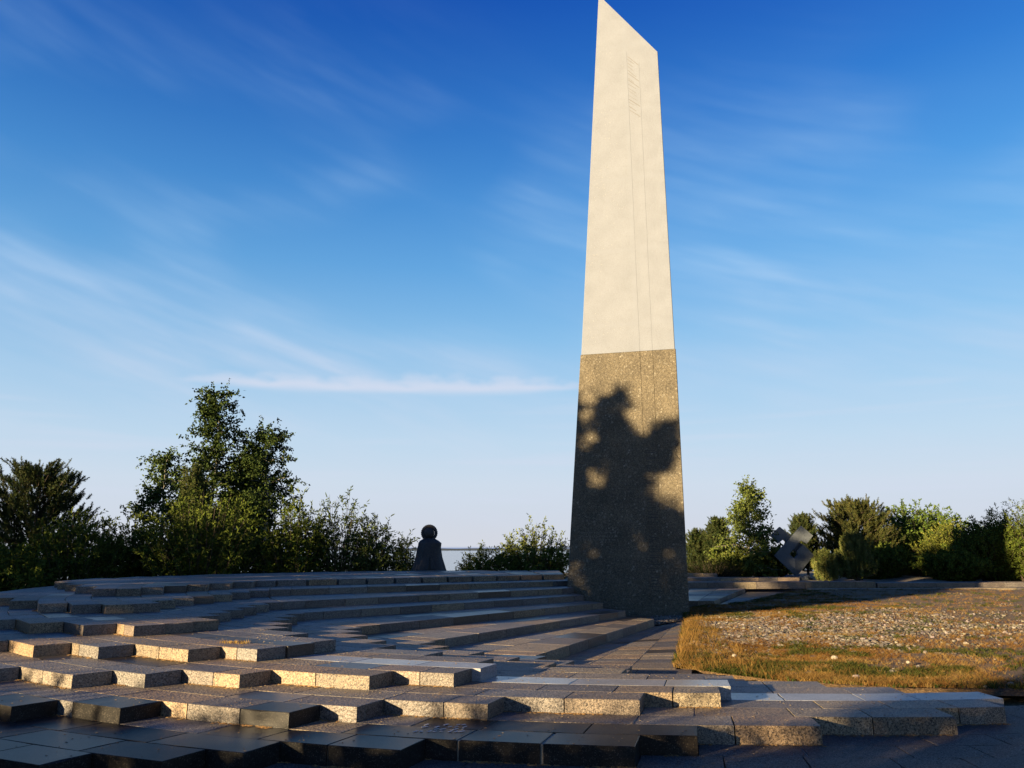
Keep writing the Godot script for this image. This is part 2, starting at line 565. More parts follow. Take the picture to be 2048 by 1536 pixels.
func make_terraces() -> void:
	var terraces := []
	for k in 8:
		terraces.append(setting("stone_terrace"))
	# for each ring of slabs: where (degrees round the ring centre) each level ends, highest level first
	var ends := {
		-4: [[2, -44.0], [1, -33.0]],
		-3: [[3, -50.0], [2, -41.0], [1, -29.0]],
		-2: [[3, -47.0], [2, -37.0], [1, -22.6]],
		-1: [[3, -44.0], [2, -33.0], [1, -19.6]],
		0: [[4, -51.0], [3, -40.0], [2, -29.2], [1, -17.9]],
		1: [[5, -58.0], [4, -47.0], [3, -36.0], [2, -25.2], [1, -13.1]],
		2: [[6, -70.0], [5, -54.0], [4, -43.0], [3, -31.0], [2, -18.5], [1, -5.2]],
		3: [[7, -84.0], [6, -66.0], [5, -50.5], [4, -38.9], [3, -28.3], [2, -16.5], [1, -2.7]],
		4: [[7, -80.0], [6, -61.0], [5, -46.0], [4, -35.4], [3, -24.1], [2, -11.3], [1, 2.8]],
		5: [[7, -76.0], [6, -56.0], [5, -42.0], [4, -30.0], [3, -17.9], [2, -4.6], [1, 9.7]],
		6: [[7, -71.0], [6, -53.0], [5, -39.1], [4, -26.7], [3, -14.1], [2, -0.4], [1, 13.7]],
		7: [[7, -65.0], [6, -51.2], [5, -39.1], [4, -26.2], [3, -13.2], [2, 0.7], [1, 15.5]],
		8: [[7, -64.0], [6, -51.2], [5, -39.3], [4, -26.2], [3, -14.0], [2, -0.2], [1, 11.5]],
		9: [[7, -66.5], [6, -55.0], [5, -43.2], [4, -31.0], [3, -18.6], [2, -5.1], [1, 8.0]],
		10: [[7, -69.0], [6, -58.0], [5, -46.0], [4, -36.1], [3, -24.0], [2, -10.4], [1, 3.0]],
		11: [[7, -72.0], [6, -60.0], [5, -48.5], [4, -39.0], [3, -26.7], [2, -13.9], [1, -4.6]],
		12: [[7, -75.0], [6, -63.0], [5, -51.5], [4, -43.0], [3, -31.0], [2, -18.0], [1, -4.3]],
		13: [[7, -79.0], [6, -67.0], [5, -55.0], [4, -46.5], [3, -34.5], [2, -23.0], [1, -9.8]],
		14: [[7, -83.0], [6, -71.0], [5, -58.0], [4, -50.0], [3, -37.5], [2, -26.3], [1, -13.2]],
	}
	# joints seen on the lit fronts: [level, ring] -> degrees
	var joints := {
		[1, 1]: [-15.8], [1, 2]: [-11.6, -8.5], [1, 4]: [-0.8], [1, 5]: [5.9], [1, 6]: [11.3],
		[2, 2]: [-23.5, -20.8], [2, 4]: [-13.3], [2, 5]: [-8.1], [2, 6]: [-2.8],
		[3, 2]: [-33.5], [3, 4]: [-25.8], [3, 5]: [-21.0], [3, 6]: [-16.0],
		[4, 4]: [-37.6], [4, 5]: [-32.6], [4, 6]: [-28.3], [5, 6]: [-40.5],
	}
	var black_slabs := [[2, 0, -31.0], [2, 1, -27.0], [2, 2, -19.6], [1, 0, -19.0], [1, 1, -14.5], [1, 1, -17.0], [1, 2, -10.0], [1, 2, -7.0], [1, 2, -12.4], [1, 3, -4.0], [1, 3, -9.0], [1, 2, -16.0], [1, 3, -12.0], [1, -1, -22.0], [1, -2, -26.0], [1, 0, -24.0], [1, 1, -21.0], [3, 4, -30.0]]
	for i in range(-4, 15):
		var list: Array = ends[i]
		var from := -158.0
		var spans := []
		for e in list:
			spans.append([e[0], from, e[1]])
			from = e[1]
		spans.append([0, from, 34.0 if i <= 7 else 12.0 - (i - 8) * 1.6])
		for span in spans:
			var level: int = span[0]
			var cuts := [span[1]]
			var fixed: Array = joints.get([level, i], [])
			# from the free end inwards
			var r := ring_radius(i, span[2])
			var back := [span[2]]
			for q in range(fixed.size() - 1, -1, -1):
				back.append(fixed[q])
			var last: float = back[back.size() - 1]
			while true:
				var step := rad_to_deg(rng.randf_range(0.50, 0.92) / r)
				if last - step < span[1] + rad_to_deg(0.3 / r):
					break
				last -= step
				back.append(last)
			back.append(span[1])
			back.reverse()
			for q in back.size() - 1:
				var p0: float = back[q]
				var p1: float = back[q + 1]
				var gap := rad_to_deg((0.011 if level == 1 and i == 2 and p0 > -12.0 else 0.0045) / r)
				var first := q == 0 and level < 7
				var a0 := p0 + (gap * 0.6 if first else gap)
				var a1 := p1 - (0.0 if q == back.size() - 2 else gap)
				var o0 := ring_point(i, a0)
				var o1 := ring_point(i, a1)
				var i0 := hour_inner(i, a0)
				var i1 := hour_inner(i, a1)
				i0 = i0.lerp(o0, 0.016)
				i1 = i1.lerp(o1, 0.016)
				var mid := (o0 + o1 + i0 + i1) / 4.0
				if not inside_plaza(mid) or mid.length() < 2.5:
					continue
				var m: Material = pick(mats.granite)
				if i == 7 and level >= 1 and level <= 3:
					m = pick(mats.pale)
				elif i == 7 and level == 4:
					m = mats.dark[0]
				elif level == 0:
					m = pick(mats.floor)
				elif i <= 0 and level == 1:
					m = pick(mats.black) if rng.randf() < 0.75 else mats.dark[0]
				elif rng.randf() < 0.08:
					m = mats.dark[0]
				for b in black_slabs:
					if b[0] == level and b[1] == i and b[2] > p0 and b[2] < p1:
						m = mats.black[rng.randi() % 2]
				lay(terraces[level], [o0, o1, i1, i0], level_y(level), 0.21, m)
				# pale pointing left in some of the open joints
				if q > 0 and (rng.randf() < 0.16 or (level == 1 and i == 2 and p0 > -12.0)):
					var j0 := ring_point(i, p0 - gap)
					var j1 := ring_point(i, p0 + gap)
					var j2 := hour_inner(i, p0 + gap)
					var j3 := hour_inner(i, p0 - gap)
					var keep := 0.012 / 0.345
					part("mortar", prism([j0.lerp(j3, keep), j1.lerp(j2, keep), j2.lerp(j1, keep), j3.lerp(j0, keep)], level_y(level) - 0.2, level_y(level) - 0.006, 0.0015), mats.mortar, terraces[level])
	scatter_litter(ends)
	make_hour_stairs(terraces)


# dry needles and grit gathered at the foot of the risers
func scatter_litter(ends: Dictionary) -> void:
	var r := RandomNumberGenerator.new()
	r.seed = 91
	var level_at := func(i: int, phi: float) -> int:
		for e in ends[i]:
			if phi < e[1]:
				return e[0]
		return 0
	var clump := FastNoiseLite.new()
	clump.frequency = 0.25
	var places := []
	for k in 26000:
		var i := r.randi_range(-2, 13)
		var phi := r.randf_range(-60.0, 14.0)
		var here: int = level_at.call(i, phi)
		var below: int = level_at.call(i - 1, phi)
		if here <= below or clump.get_noise_2d(phi, i * 9.0) < -0.15:
			continue
		var out := pow(r.randf(), 2.2) * 0.05 + 0.001
		var p := ring_point(i, phi)
		p += (p - RING_CENTRE).normalized() * out
		var b := Basis.from_euler(Vector3(r.randf_range(-0.4, 0.4), r.randf() * TAU, 0)).scaled(Vector3(r.randf_range(0.004, 0.020), r.randf_range(0.002, 0.004), r.randf_range(0.0025, 0.005)))
		places.append([Transform3D(b, at(p, level_y(below) + 0.004)), tint(r, Color(0.10, 0.050, 0.016), Color(0.26, 0.15, 0.05))])
	for k in 5200:
		var i := r.randi_range(-3, 13)
		var phi := r.randf_range(-58.0, 22.0)
		if clump.get_noise_2d(phi * 1.7 + 50.0, i * 5.0) < 0.0:
			continue
		var here: int = level_at.call(i, phi)
		if i >= 8 and here == 0:
			continue
		var p := ring_point(i, phi)
		p += (RING_CENTRE - p).normalized() * r.randf_range(0.02, 0.33)
		var b := Basis.from_euler(Vector3(0, r.randf() * TAU, 0)).scaled(Vector3(r.randf_range(0.003, 0.012), r.randf_range(0.0015, 0.003), r.randf_range(0.002, 0.005)))
		places.append([Transform3D(b, at(p, level_y(here) + 0.003)), tint(r, Color(0.09, 0.05, 0.02), Color(0.25, 0.19, 0.12))])
	var v := PackedVector3Array([Vector3(-1, -0.4, -1), Vector3(1, -0.6, -0.8), Vector3(0.9, -0.5, 1), Vector3(-0.8, -0.6, 0.9), Vector3(0.1, 1, 0)])
	scatter("needle_litter", "rusty needle litter gathered at the foot of the steps", "litter", mesh_of(v, PackedInt32Array([0, 1, 4, 1, 2, 4, 2, 3, 4, 3, 0, 4])), places, mats.pebble)


# the straight flights that fan out from the foot of the gnomon along the hour lines
func make_hour_stairs(terraces: Array) -> void:
	var inner := [Vector2(3.62, 16.93), Vector2(2.69, 15.52), Vector2(2.23, 16.06), Vector2(1.85, 16.59), Vector2(1.51, 17.15), Vector2(1.36, 17.86), Vector2(1.32, 18.83), Vector2(1.28, 19.67)]
	var outer := [1.6, -13.6, -26.6, -38.2, -50.6, -58.6, -73.0, -84.5]
	var radius := 6.538
	var arc := func(phi: float) -> Vector2:
		return RING_CENTRE + Vector2(sin(deg_to_rad(phi)), -cos(deg_to_rad(phi))) * radius
	for level in 7:
		var length: float = (arc.call(outer[level]) - inner[level]).length()
		var courses := 3 if level == 0 else 2
		for course in courses:
			var c0 := float(course) / courses
			var c1 := float(course + 1) / courses - 0.004
			var n := int(length / (0.36 if level == 0 else 0.72))
			var stops := [0.0]
			for q in n:
				var s := (q + 0.5 + 0.5 * (course % 2) + rng.randf_range(-0.1, 0.1)) / n
				if s > stops[stops.size() - 1] + 0.3 / n and s < 0.95:
					stops.append(s)
			stops.append(1.0)
			for q in stops.size() - 1:
				var g := 0.0045 / length
				var s0: float = stops[q] + g
				var s1: float = stops[q + 1] - g
				var pts := []
				for e in [[c0, s0], [c0, s1], [c1, s1], [c1, s0]]:
					var near: Vector2 = arc.call(lerpf(outer[level], outer[level + 1], e[0]))
					pts.append(inner[level].lerp(inner[level + 1], e[0]).lerp(near, e[1]))
				lay(terraces[level], pts, level_y(level), 0.21, pick(mats.granite) if rng.randf() < 0.93 else mats.dark[0])
	# the top platform inside the innermost ring
	for q in 11:
		for r in 6:
			var g := 0.004
			var pts := []
			for e in [[q / 11.0 + g, r / 6.0 + (g if r > 0 else 0.0)], [(q + 1) / 11.0 - g, r / 6.0 + (g if r > 0 else 0.0)], [(q + 1) / 11.0 - g, (r + 1) / 6.0 - g], [q / 11.0 + g, (r + 1) / 6.0 - g]]:
				var near: Vector2 = arc.call(outer[7]).lerp(inner[7], e[0])
				var far: Vector2 = arc.call(lerpf(outer[7] - 1.0, -176.0, e[0]))
				pts.append(near.lerp(far, e[1]))
			lay(terraces[7], pts, level_y(7), 0.21, pick(mats.granite) if r == 0 or rng.randf() < 0.7 else mats.dark[0])


# low terraces and plates behind and to the right of the gnomon
func make_right_terraces() -> void:
	var low := setting("stone_terrace")
	var row := func(a: Vector2, b: Vector2, width: float, y: float, courses: int, long: float, m: Array) -> void:
		var d := (b - a).normalized()
		var w := Vector2(-d.y, d.x) * width
		var n := int((b - a).length() / long)
		for c in courses:
			var start := 0.0
			for q in n:
				var stop := (q + 1.0 + (rng.randf_range(-0.2, 0.2) if q < n - 1 else 0.0)) / n
				var p0 := a.lerp(b, start) + w * c + d * 0.006
				var p1 := a.lerp(b, stop) + w * c - d * 0.006
				lay(low, [p0, p1, p1 + w * 0.985, p0 + w * 0.985], y, 0.22, pick(m))
				start = stop
	row.call(Vector2(5.0, 27.2), Vector2(12.4, 27.7), 0.42, 0.19, 2, 0.8, mats.granite)
	row.call(Vector2(12.45, 27.7), Vector2(34.0, 30.0), 0.42, 0.15, 2, 1.1, mats.granite)
	row.call(Vector2(5.0, 28.15), Vector2(10.1, 28.5), 0.42, 0.30, 2, 0.7, mats.granite)
	row.call(Vector2(5.0, 29.1), Vector2(7.4, 29.2), 0.42, 0.42, 1, 0.6, mats.granite)
	row.call(Vector2(9.6, 26.0), Vector2(17.5, 27.0), 0.4, 0.03, 1, 0.9, mats.granite)
	var plate := func(p: Array, y: float) -> void:
		for q in 6:
			for c in 3:
				var n0: Vector2 = p[0].lerp(p[3], q / 6.0 + 0.002)
				var n1: Vector2 = p[1].lerp(p[2], q / 6.0 + 0.002)
				var f0: Vector2 = p[0].lerp(p[3], (q + 1) / 6.0 - 0.002)
				var f1: Vector2 = p[1].lerp(p[2], (q + 1) / 6.0 - 0.002)
				lay(low, [n0.lerp(n1, c / 3.0 + 0.004), n0.lerp(n1, (c + 1) / 3.0 - 0.004), f0.lerp(f1, (c + 1) / 3.0 - 0.004), f0.lerp(f1, c / 3.0 + 0.004)], y, 0.22, mats.dark[0] if rng.randf() < 0.6 else pick(mats.granite))
	plate.call([Vector2(3.9, 20.8), Vector2(5.16, 20.8), Vector2(7.8, 27.15), Vector2(5.0, 27.15)], 0.0)
	plate.call([Vector2(5.2, 20.75), Vector2(6.05, 20.75), Vector2(9.7, 27.1), Vector2(7.84, 27.1)], -0.11)


# ---------------------------------------------------------------- the gnomon
func make_obelisk() -> void:
	var base := Vector3(2.5, -0.19, -18.2)
	var o := thing("stone_obelisk", "tall tapering stone obelisk with slanted top, pale above and dark speckled below", "obelisk", base)
	# front corners (left, right), thickness and groove places at the foot, at the seam and at the slanted top
	var back := Vector3(0.262, 0, -0.965)
	var foot_l := Vector3(1.19, -0.19, -18.23)
	var foot_r := Vector3(3.803, -0.19, -17.53)
	var seam_l := Vector3(1.664, 5.861, -18.41)
	var seam_r := Vector3(3.797, 5.861, -17.82)
	var top_l := Vector3(2.32, 15.83, -18.56)
	var top_r := Vector3(3.748, 13.82, -18.13)
	var wide := (seam_r - seam_l).normalized() * 0.018
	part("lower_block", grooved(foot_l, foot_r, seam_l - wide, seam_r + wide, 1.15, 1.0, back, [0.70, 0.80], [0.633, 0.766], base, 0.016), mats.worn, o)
	var lift := Vector3(0, 0.004, 0)
	var stop := 0.90
	var stop_l := seam_l.lerp(top_l, stop)
	var stop_r := seam_r.lerp(top_r, stop)
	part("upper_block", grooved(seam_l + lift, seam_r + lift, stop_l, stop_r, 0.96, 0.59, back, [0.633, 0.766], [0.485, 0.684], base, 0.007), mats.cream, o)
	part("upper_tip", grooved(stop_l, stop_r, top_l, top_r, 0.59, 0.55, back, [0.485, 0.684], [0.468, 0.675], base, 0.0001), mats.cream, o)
	# scale engraved between the two grooves: fine cross strokes, pale on the weathered block, dark on the new stone
	var up := Vector3.UP
	var marks := func(l0: Vector3, r0: Vector3, l1: Vector3, r1: Vector3, ga: Array, gb: Array, from: float, to: float, count: int, m: Material, called: String) -> void:
		var v := PackedVector3Array()
		var f := PackedInt32Array()
		for k in count:
			var t := lerpf(from, to, (k + rng.randf_range(-0.3, 0.3)) / count)
			var l := l0.lerp(l1, t)
			var r := r0.lerp(r1, t)
			var a := lerpf(ga[0], gb[0], t) + 0.012
			var b := lerpf(ga[1], gb[1], t) - 0.012
			if rng.randf() < 0.5:
				b = lerpf(a, b, rng.randf_range(0.4, 1.0))
			var p := l.lerp(r, a)
			var q := l.lerp(r, b)
			var h := up * rng.randf_range(0.004, 0.009)
			var w := Vector3(0, rng.randf_range(-0.02, 0.02), 0)
			bar(v, f, p - base, q + w - base, h, -back * 0.0025)
		part(called, mesh_of(v, f), m, o).set_meta("kind", "stuff")
	marks.call(seam_l, seam_r, top_l, top_r, [0.633, 0.766], [0.468, 0.675], 0.72, 0.90, 16, mats.cream_mark, "scale_marks")
	marks.call(foot_l, foot_r, seam_l, seam_r, [0.70, 0.80], [0.633, 0.766], 0.10, 0.62, 46, mats.worn_mark, "scale_marks")
	# carved lines of lettering too worn to read, low on the left
	var v := PackedVector3Array()
	var f := PackedInt32Array()
	for line in 3:
		var t := 0.305 - line * 0.013
		var l := foot_l.lerp(seam_l, t)
		var r := foot_r.lerp(seam_r, t)
		var x := 0.09
		while x < 0.42:
			var n := rng.randf_range(0.006, 0.012)
			bar(v, f, l.lerp(r, x) - base, l.lerp(r, x + n) - base, up * rng.randf_range(0.008, 0.014), -back * 0.003)
			x += n + rng.randf_range(0.004, 0.022)
	part("worn_lettering", mesh_of(v, f), mats.faded, o).set_meta("kind", "stuff")
	# pale flakes where the face of the new stone was dressed, mostly on its left half
	v = PackedVector3Array()
	f = PackedInt32Array()
	for k in 260:
		var t := rng.randf_range(0.02, 0.86)
		var x := 0.06 + 0.42 * rng.randf() * rng.randf() + 0.2 * (1.0 if rng.randf() < 0.2 else 0.0)
		if sin(t * 31.0) + sin(t * 12.0 + 2.0) < rng.randf_range(-1.2, 1.0):
			continue
		var p := seam_l.lerp(top_l, t).lerp(seam_r.lerp(top_r, t), x) - base
		bar(v, f, p, p + Vector3(rng.randf_range(0.01, 0.04), rng.randf_range(-0.02, 0.02), 0.0), Vector3(0, rng.randf_range(0.006, 0.016), 0), -back * 0.002)
	part("dressing_flakes", mesh_of(v, f), mats.flake, o).set_meta("kind", "stuff")
	# a spall on the right arris
	v = PackedVector3Array()
	f = PackedInt32Array()
	var t0 := 0.57
	var prev := Vector3.ZERO
	for k in 9:
		var t := t0 + k * 0.0085
		var r := foot_r.lerp(seam_r, t)
		var l := foot_l.lerp(seam_l, t)
		var p := r.lerp(l, 0.008 + 0.042 * sin(PI * k / 8.0) * (0.65 if k == 4 else 1.0)) - base - back * 0.002
		if k > 0:
			bar(v, f, prev, p, Vector3(0, 0.012, 0), -back * 0.003)
		prev = p
	part("crack", mesh_of(v, f), mats.crack, o)


# a low ridge or inlay from p to q of half height h, standing out by e
func bar(v: PackedVector3Array, f: PackedInt32Array, p: Vector3, q: Vector3, h: Vector3, e: Vector3) -> void:
	var s := v.size()
	v.append_array([p - h, q - h, q + h, p + h, p - h + e, q - h + e, q + h + e, p + h + e])
	f.append_array([s + 4, s + 6, s + 5, s + 4, s + 7, s + 6, s, s + 1, s + 5, s, s + 5, s + 4, s + 3, s + 7, s + 6, s + 3, s + 6, s + 2, s, s + 4, s + 7, s, s + 7, s + 3, s + 1, s + 2, s + 6, s + 1, s + 6, s + 5])


# a block lofted between two sections whose front carries two engraved grooves; edges are chamfered
func grooved(l0: Vector3, r0: Vector3, l1: Vector3, r1: Vector3, t0: float, t1: float, back: Vector3, ga: Array, gb: Array, base: Vector3, groove: float) -> ArrayMesh:
	var section := func(l: Vector3, r: Vector3, thick: float, g: Array) -> Array:
		var w := (r - l).length()
		var flat := Vector3(r.x - l.x, 0, r.z - l.z).normalized()
		var d := (r - l) / w
		var c := 0.012
		var out := [l + back * c, l + d * c]
		for x in g:
			var m: Vector3 = l.lerp(r, x)
			out.append(m - d * groove * 0.5)
			out.append(m - d * groove * 0.15 + back * groove * 0.6)
			out.append(m + d * groove * 0.15 + back * groove * 0.6)
			out.append(m + d * groove * 0.5)
		out.append(r - d * c)
		out.append(r + back * c)
		out.append(r + back * thick - flat * thick * 0.05)
		out.append(l + back * thick + flat * thick * 0.05)
		return out
	var lower: Array = section.call(l0, r0, t0, ga)
	var upper: Array = section.call(l1, r1, t1, gb)
	var v := PackedVector3Array()
	var f := PackedInt32Array()
	var n := lower.size()
	for k in n:
		var m := (k + 1) % n
		var s := v.size()
		v.append_array([lower[k] - base, lower[m] - base, upper[m] - base, upper[k] - base])
		f.append_array([s, s + 2, s + 1, s, s + 3, s + 2])
	for cap in [lower, upper]:
		var s := v.size()
		# cap the plain outline only: left and right chamfer points and the back corners
		v.append_array([cap[0] - base, cap[1] - base, cap[n - 4] - base, cap[n - 3] - base, cap[n - 2] - base, cap[n - 1] - base])
		f.append_array([s, s + 2, s + 1, s, s + 3, s + 2, s, s + 4, s + 3, s, s + 5, s + 4])
	return mesh_of(v, f)


# ---------------------------------------------------------------- statues
func make_statue() -> void:
	var base := Vector3(-2.42, 0.46, -23.5)
	var o := thing("stone_statue", "dark stone cloaked figure with a wreath round its head, standing beyond the top platform", "statue", base)
	var v := PackedVector3Array()
	var f := PackedInt32Array()
	var n := FastNoiseLite.new()
	n.frequency = 0.9
	var sides := 40
	var rows := [[0.0, 0.56, 0.40], [0.15, 0.53, 0.38], [0.35, 0.46, 0.35], [0.60, 0.38, 0.30], [0.85, 0.34, 0.27], [1.00, 0.315, 0.25], [1.07, 0.27, 0.22], [1.12, 0.18, 0.15], [1.15, 0.08, 0.08]]
	for k in rows.size():
		for s in sides:
			var a := TAU * s / sides
			# folds of the cloak run from the shoulders to the hem
			var fold := 1.0 + 0.05 * sin(a * 9.0 + 0.6 * k) * (1.0 - k / 9.0) + 0.07 * n.get_noise_3d(cos(a) * 2.0, rows[k][0] * 3.0, sin(a) * 2.0)
			if k == 5 and absf(angle_difference(a, 0.4)) < 0.5:
				fold += 0.12
			v.append(Vector3(cos(a) * rows[k][1] * fold, rows[k][0], sin(a) * rows[k][2] * fold))
		if k > 0:
			for s in sides:
				var a := (k - 1) * sides + s
				var b := (k - 1) * sides + (s + 1) % sides
				f.append_array([a, b, a + sides, b, b + sides, a + sides])
	part("cloak", mesh_of(v, f), mats.statue, o)
	# two flaps of the cloak that part over a slit
	for side in [-1.0, 1.0]:
		var fv := PackedVector3Array([Vector3(0.065 + side * 0.045, 0.26, 0.40), Vector3(0.065 + side * 0.17, 0.26, 0.34), Vector3(0.065, 0.66, 0.33), Vector3(0.065 + side * 0.045, 0.26, 0.30), Vector3(0.065 + side * 0.17, 0.26, 0.28), Vector3(0.065, 0.66, 0.24)])
		part("cloak_flap", mesh_of(fv, PackedInt32Array([0, 1, 2, 3, 5, 4, 0, 2, 5, 0, 5, 3, 1, 4, 5, 1, 5, 2, 0, 3, 4, 0, 4, 1])), mats.statue, o)
	# head
	var head := SphereMesh.new()
	head.radius = 0.160
	head.height = 0.34
	head.radial_segments = 24
	head.rings = 12
	var h := part("head", head, mats.statue, o)
	h.position = Vector3(-0.015, 1.29, 0.0)
	# wreath: a ring of overlapping leaves
	var wreath := Node3D.new()
	wreath.name = "wreath"
	o.add_child(wreath)
	wreath.position = Vector3(0, 1.29, 0.02)
	var tor := TorusMesh.new()
	tor.inner_radius = 0.150
	tor.outer_radius = 0.240
	var ring := part("band", tor, mats.statue, wreath)
	ring.rotation.x = PI / 2
	for k in 26:
		var a := TAU * k / 26
		var p := Vector3(cos(a), sin(a), 0) * 0.212
		var d := Vector3(cos(a + 1.1), sin(a + 1.1), 0.3).normalized()
		var w := d.cross(Vector3(0, 0, 1)).normalized()
		var lv := PackedVector3Array([p - d * 0.02, p + d * 0.03 + w * 0.018, p + d * 0.075, p + d * 0.03 - w * 0.018, p + d * 0.03 + Vector3(0, 0, 0.02)])
		part("leaf", mesh_of(lv, PackedInt32Array([0, 1, 4, 1, 2, 4, 2, 3, 4, 3, 0, 4, 0, 2, 1, 0, 3, 2])), mats.statue, wreath)


func make_plate_sculpture() -> void:
	var base := Vector3(10.6, 0.10, -30.2)
	var o := thing("plate_sculpture", "grey stone sculpture of interlocking tilted square plates beyond the gravel", "sculpture", base)
	var sheet := func(called: String, pts: Array, z: float, thick: float, turn: float) -> void:
		var v := PackedVector3Array()
		var f := PackedInt32Array()
		var poly := PackedVector2Array()
		for p in pts:
			poly.append(Vector2((p[0] - 715.0) / 535.0, (1250.0 - p[1]) / 535.0 + 0.17))
		var tri := Geometry2D.triangulate_polygon(poly)
		for side in [0.0, -thick]:
			var s := v.size()
			for p in poly:
				v.append(Vector3(p.x, p.y, z + side))
			for t in tri:
				f.append(s + t)
		for k in poly.size():
			var m := (k + 1) % poly.size()
			var s := v.size()
			v.append_array([Vector3(poly[k].x, poly[k].y, z), Vector3(poly[m].x, poly[m].y, z), Vector3(poly[m].x, poly[m].y, z - thick), Vector3(poly[k].x, poly[k].y, z - thick)])
			f.append_array([s, s + 1, s + 2, s, s + 2, s + 3])
		var part_ := part(called, mesh_of(v, f), mats.grey_stone, o)
		part_.rotation.y = turn
	sheet.call("front_plate", [[310, 840], [870, 250], [1085, 445], [950, 605], [845, 540], [600, 810], [706, 900], [706, 1252]], 0.02, 0.12, -0.16)
	sheet.call("side_plate", [[712, 1252], [712, 890], [775, 830], [760, 745], [905, 610], [1135, 830]], 0.0, 0.12, 0.20)
	sheet.call("rear_plate", [[480, 270], [660, 420], [420, 600], [285, 450]], -0.16, 0.12, 0.05)
	sheet.call("rear_plate", [[660, 420], [905, 610], [760, 745], [540, 520]], -0.18, 0.12, 0.05)
	# rubble footing
	var r := RandomNumberGenerator.new()
	r.seed = 4
	for k in 9:
		var stone_mesh := boulder(r, 0.16)
		var b := part("footing_stone", stone_mesh, mats.grey_stone, o)
		b.position = Vector3(-0.40 + 0.11 * k, 0.10 + 0.05 * sin(k * 2.1), 0.10 - 0.12 * (k % 3))


func boulder(r: RandomNumberGenerator, size: float) -> ArrayMesh:
	var v := PackedVector3Array()
	var f := PackedInt32Array()
	var rings := 5
	var sides := 8
	for k in rings + 1:
		var a := PI * k / rings
		for s in sides:
			var b := TAU * s / sides
			var j := r.randf_range(0.75, 1.15)
			v.append(Vector3(sin(a) * cos(b), cos(a) * 0.7, sin(a) * sin(b)) * size * (j if k > 0 and k < rings else 1.0))
	for k in rings:
		for s in sides:
			var a := k * sides + s
			var b := k * sides + (s + 1) % sides
			f.append_array([a, b, a + sides, b, b + sides, a + sides])
	return mesh_of(v, f)


# ---------------------------------------------------------------- vegetation
class Foliage:
	var v := PackedVector3Array()
	var f := PackedInt32Array()
	var c := PackedColorArray()
	var bv := PackedVector3Array()
	var bf := PackedInt32Array()

	func leaf(p: Vector3, d: Vector3, n: Vector3, long: float, wide: float, col: Color) -> void:
		var w := d.cross(n).normalized() * wide * 0.5
		var s := v.size()
		v.append(p)
		v.append(p + d * long * 0.45 + w)
		v.append(p + d * long)
		v.append(p + d * long * 0.45 - w)
		f.append(s); f.append(s + 1); f.append(s + 2)
		f.append(s); f.append(s + 2); f.append(s + 3)
		c.append(col); c.append(col); c.append(col); c.append(col)

	func needle(p: Vector3, d: Vector3, n: Vector3, long: float, wide: float, col: Color) -> void:
		var w := d.cross(n).normalized() * wide * 0.5
		var s := v.size()
		v.append(p - w)
		v.append(p + w)
		v.append(p + d * long)
		f.append(s); f.append(s + 1); f.append(s + 2)
		c.append(col); c.append(col); c.append(col)


func any_dir(r: RandomNumberGenerator) -> Vector3:
	return Vector3(r.randfn(), r.randfn(), r.randfn()).normalized()


func tint(r: RandomNumberGenerator, a: Color, b: Color) -> Color:
	var c := a.lerp(b, r.randf())
	var k := r.randf_range(0.8, 1.2)
	return Color(c.r * k, c.g * k, c.b * k)


func finish(fo: Foliage, o: Node3D, leaf_mat: Material, bark: Material, trunk_name := "trunk") -> void:
	part(trunk_name, mesh_of(fo.bv, fo.bf, PackedColorArray(), true), bark, o)
	part("crown", mesh_of(fo.v, fo.f, fo.c), leaf_mat, o)


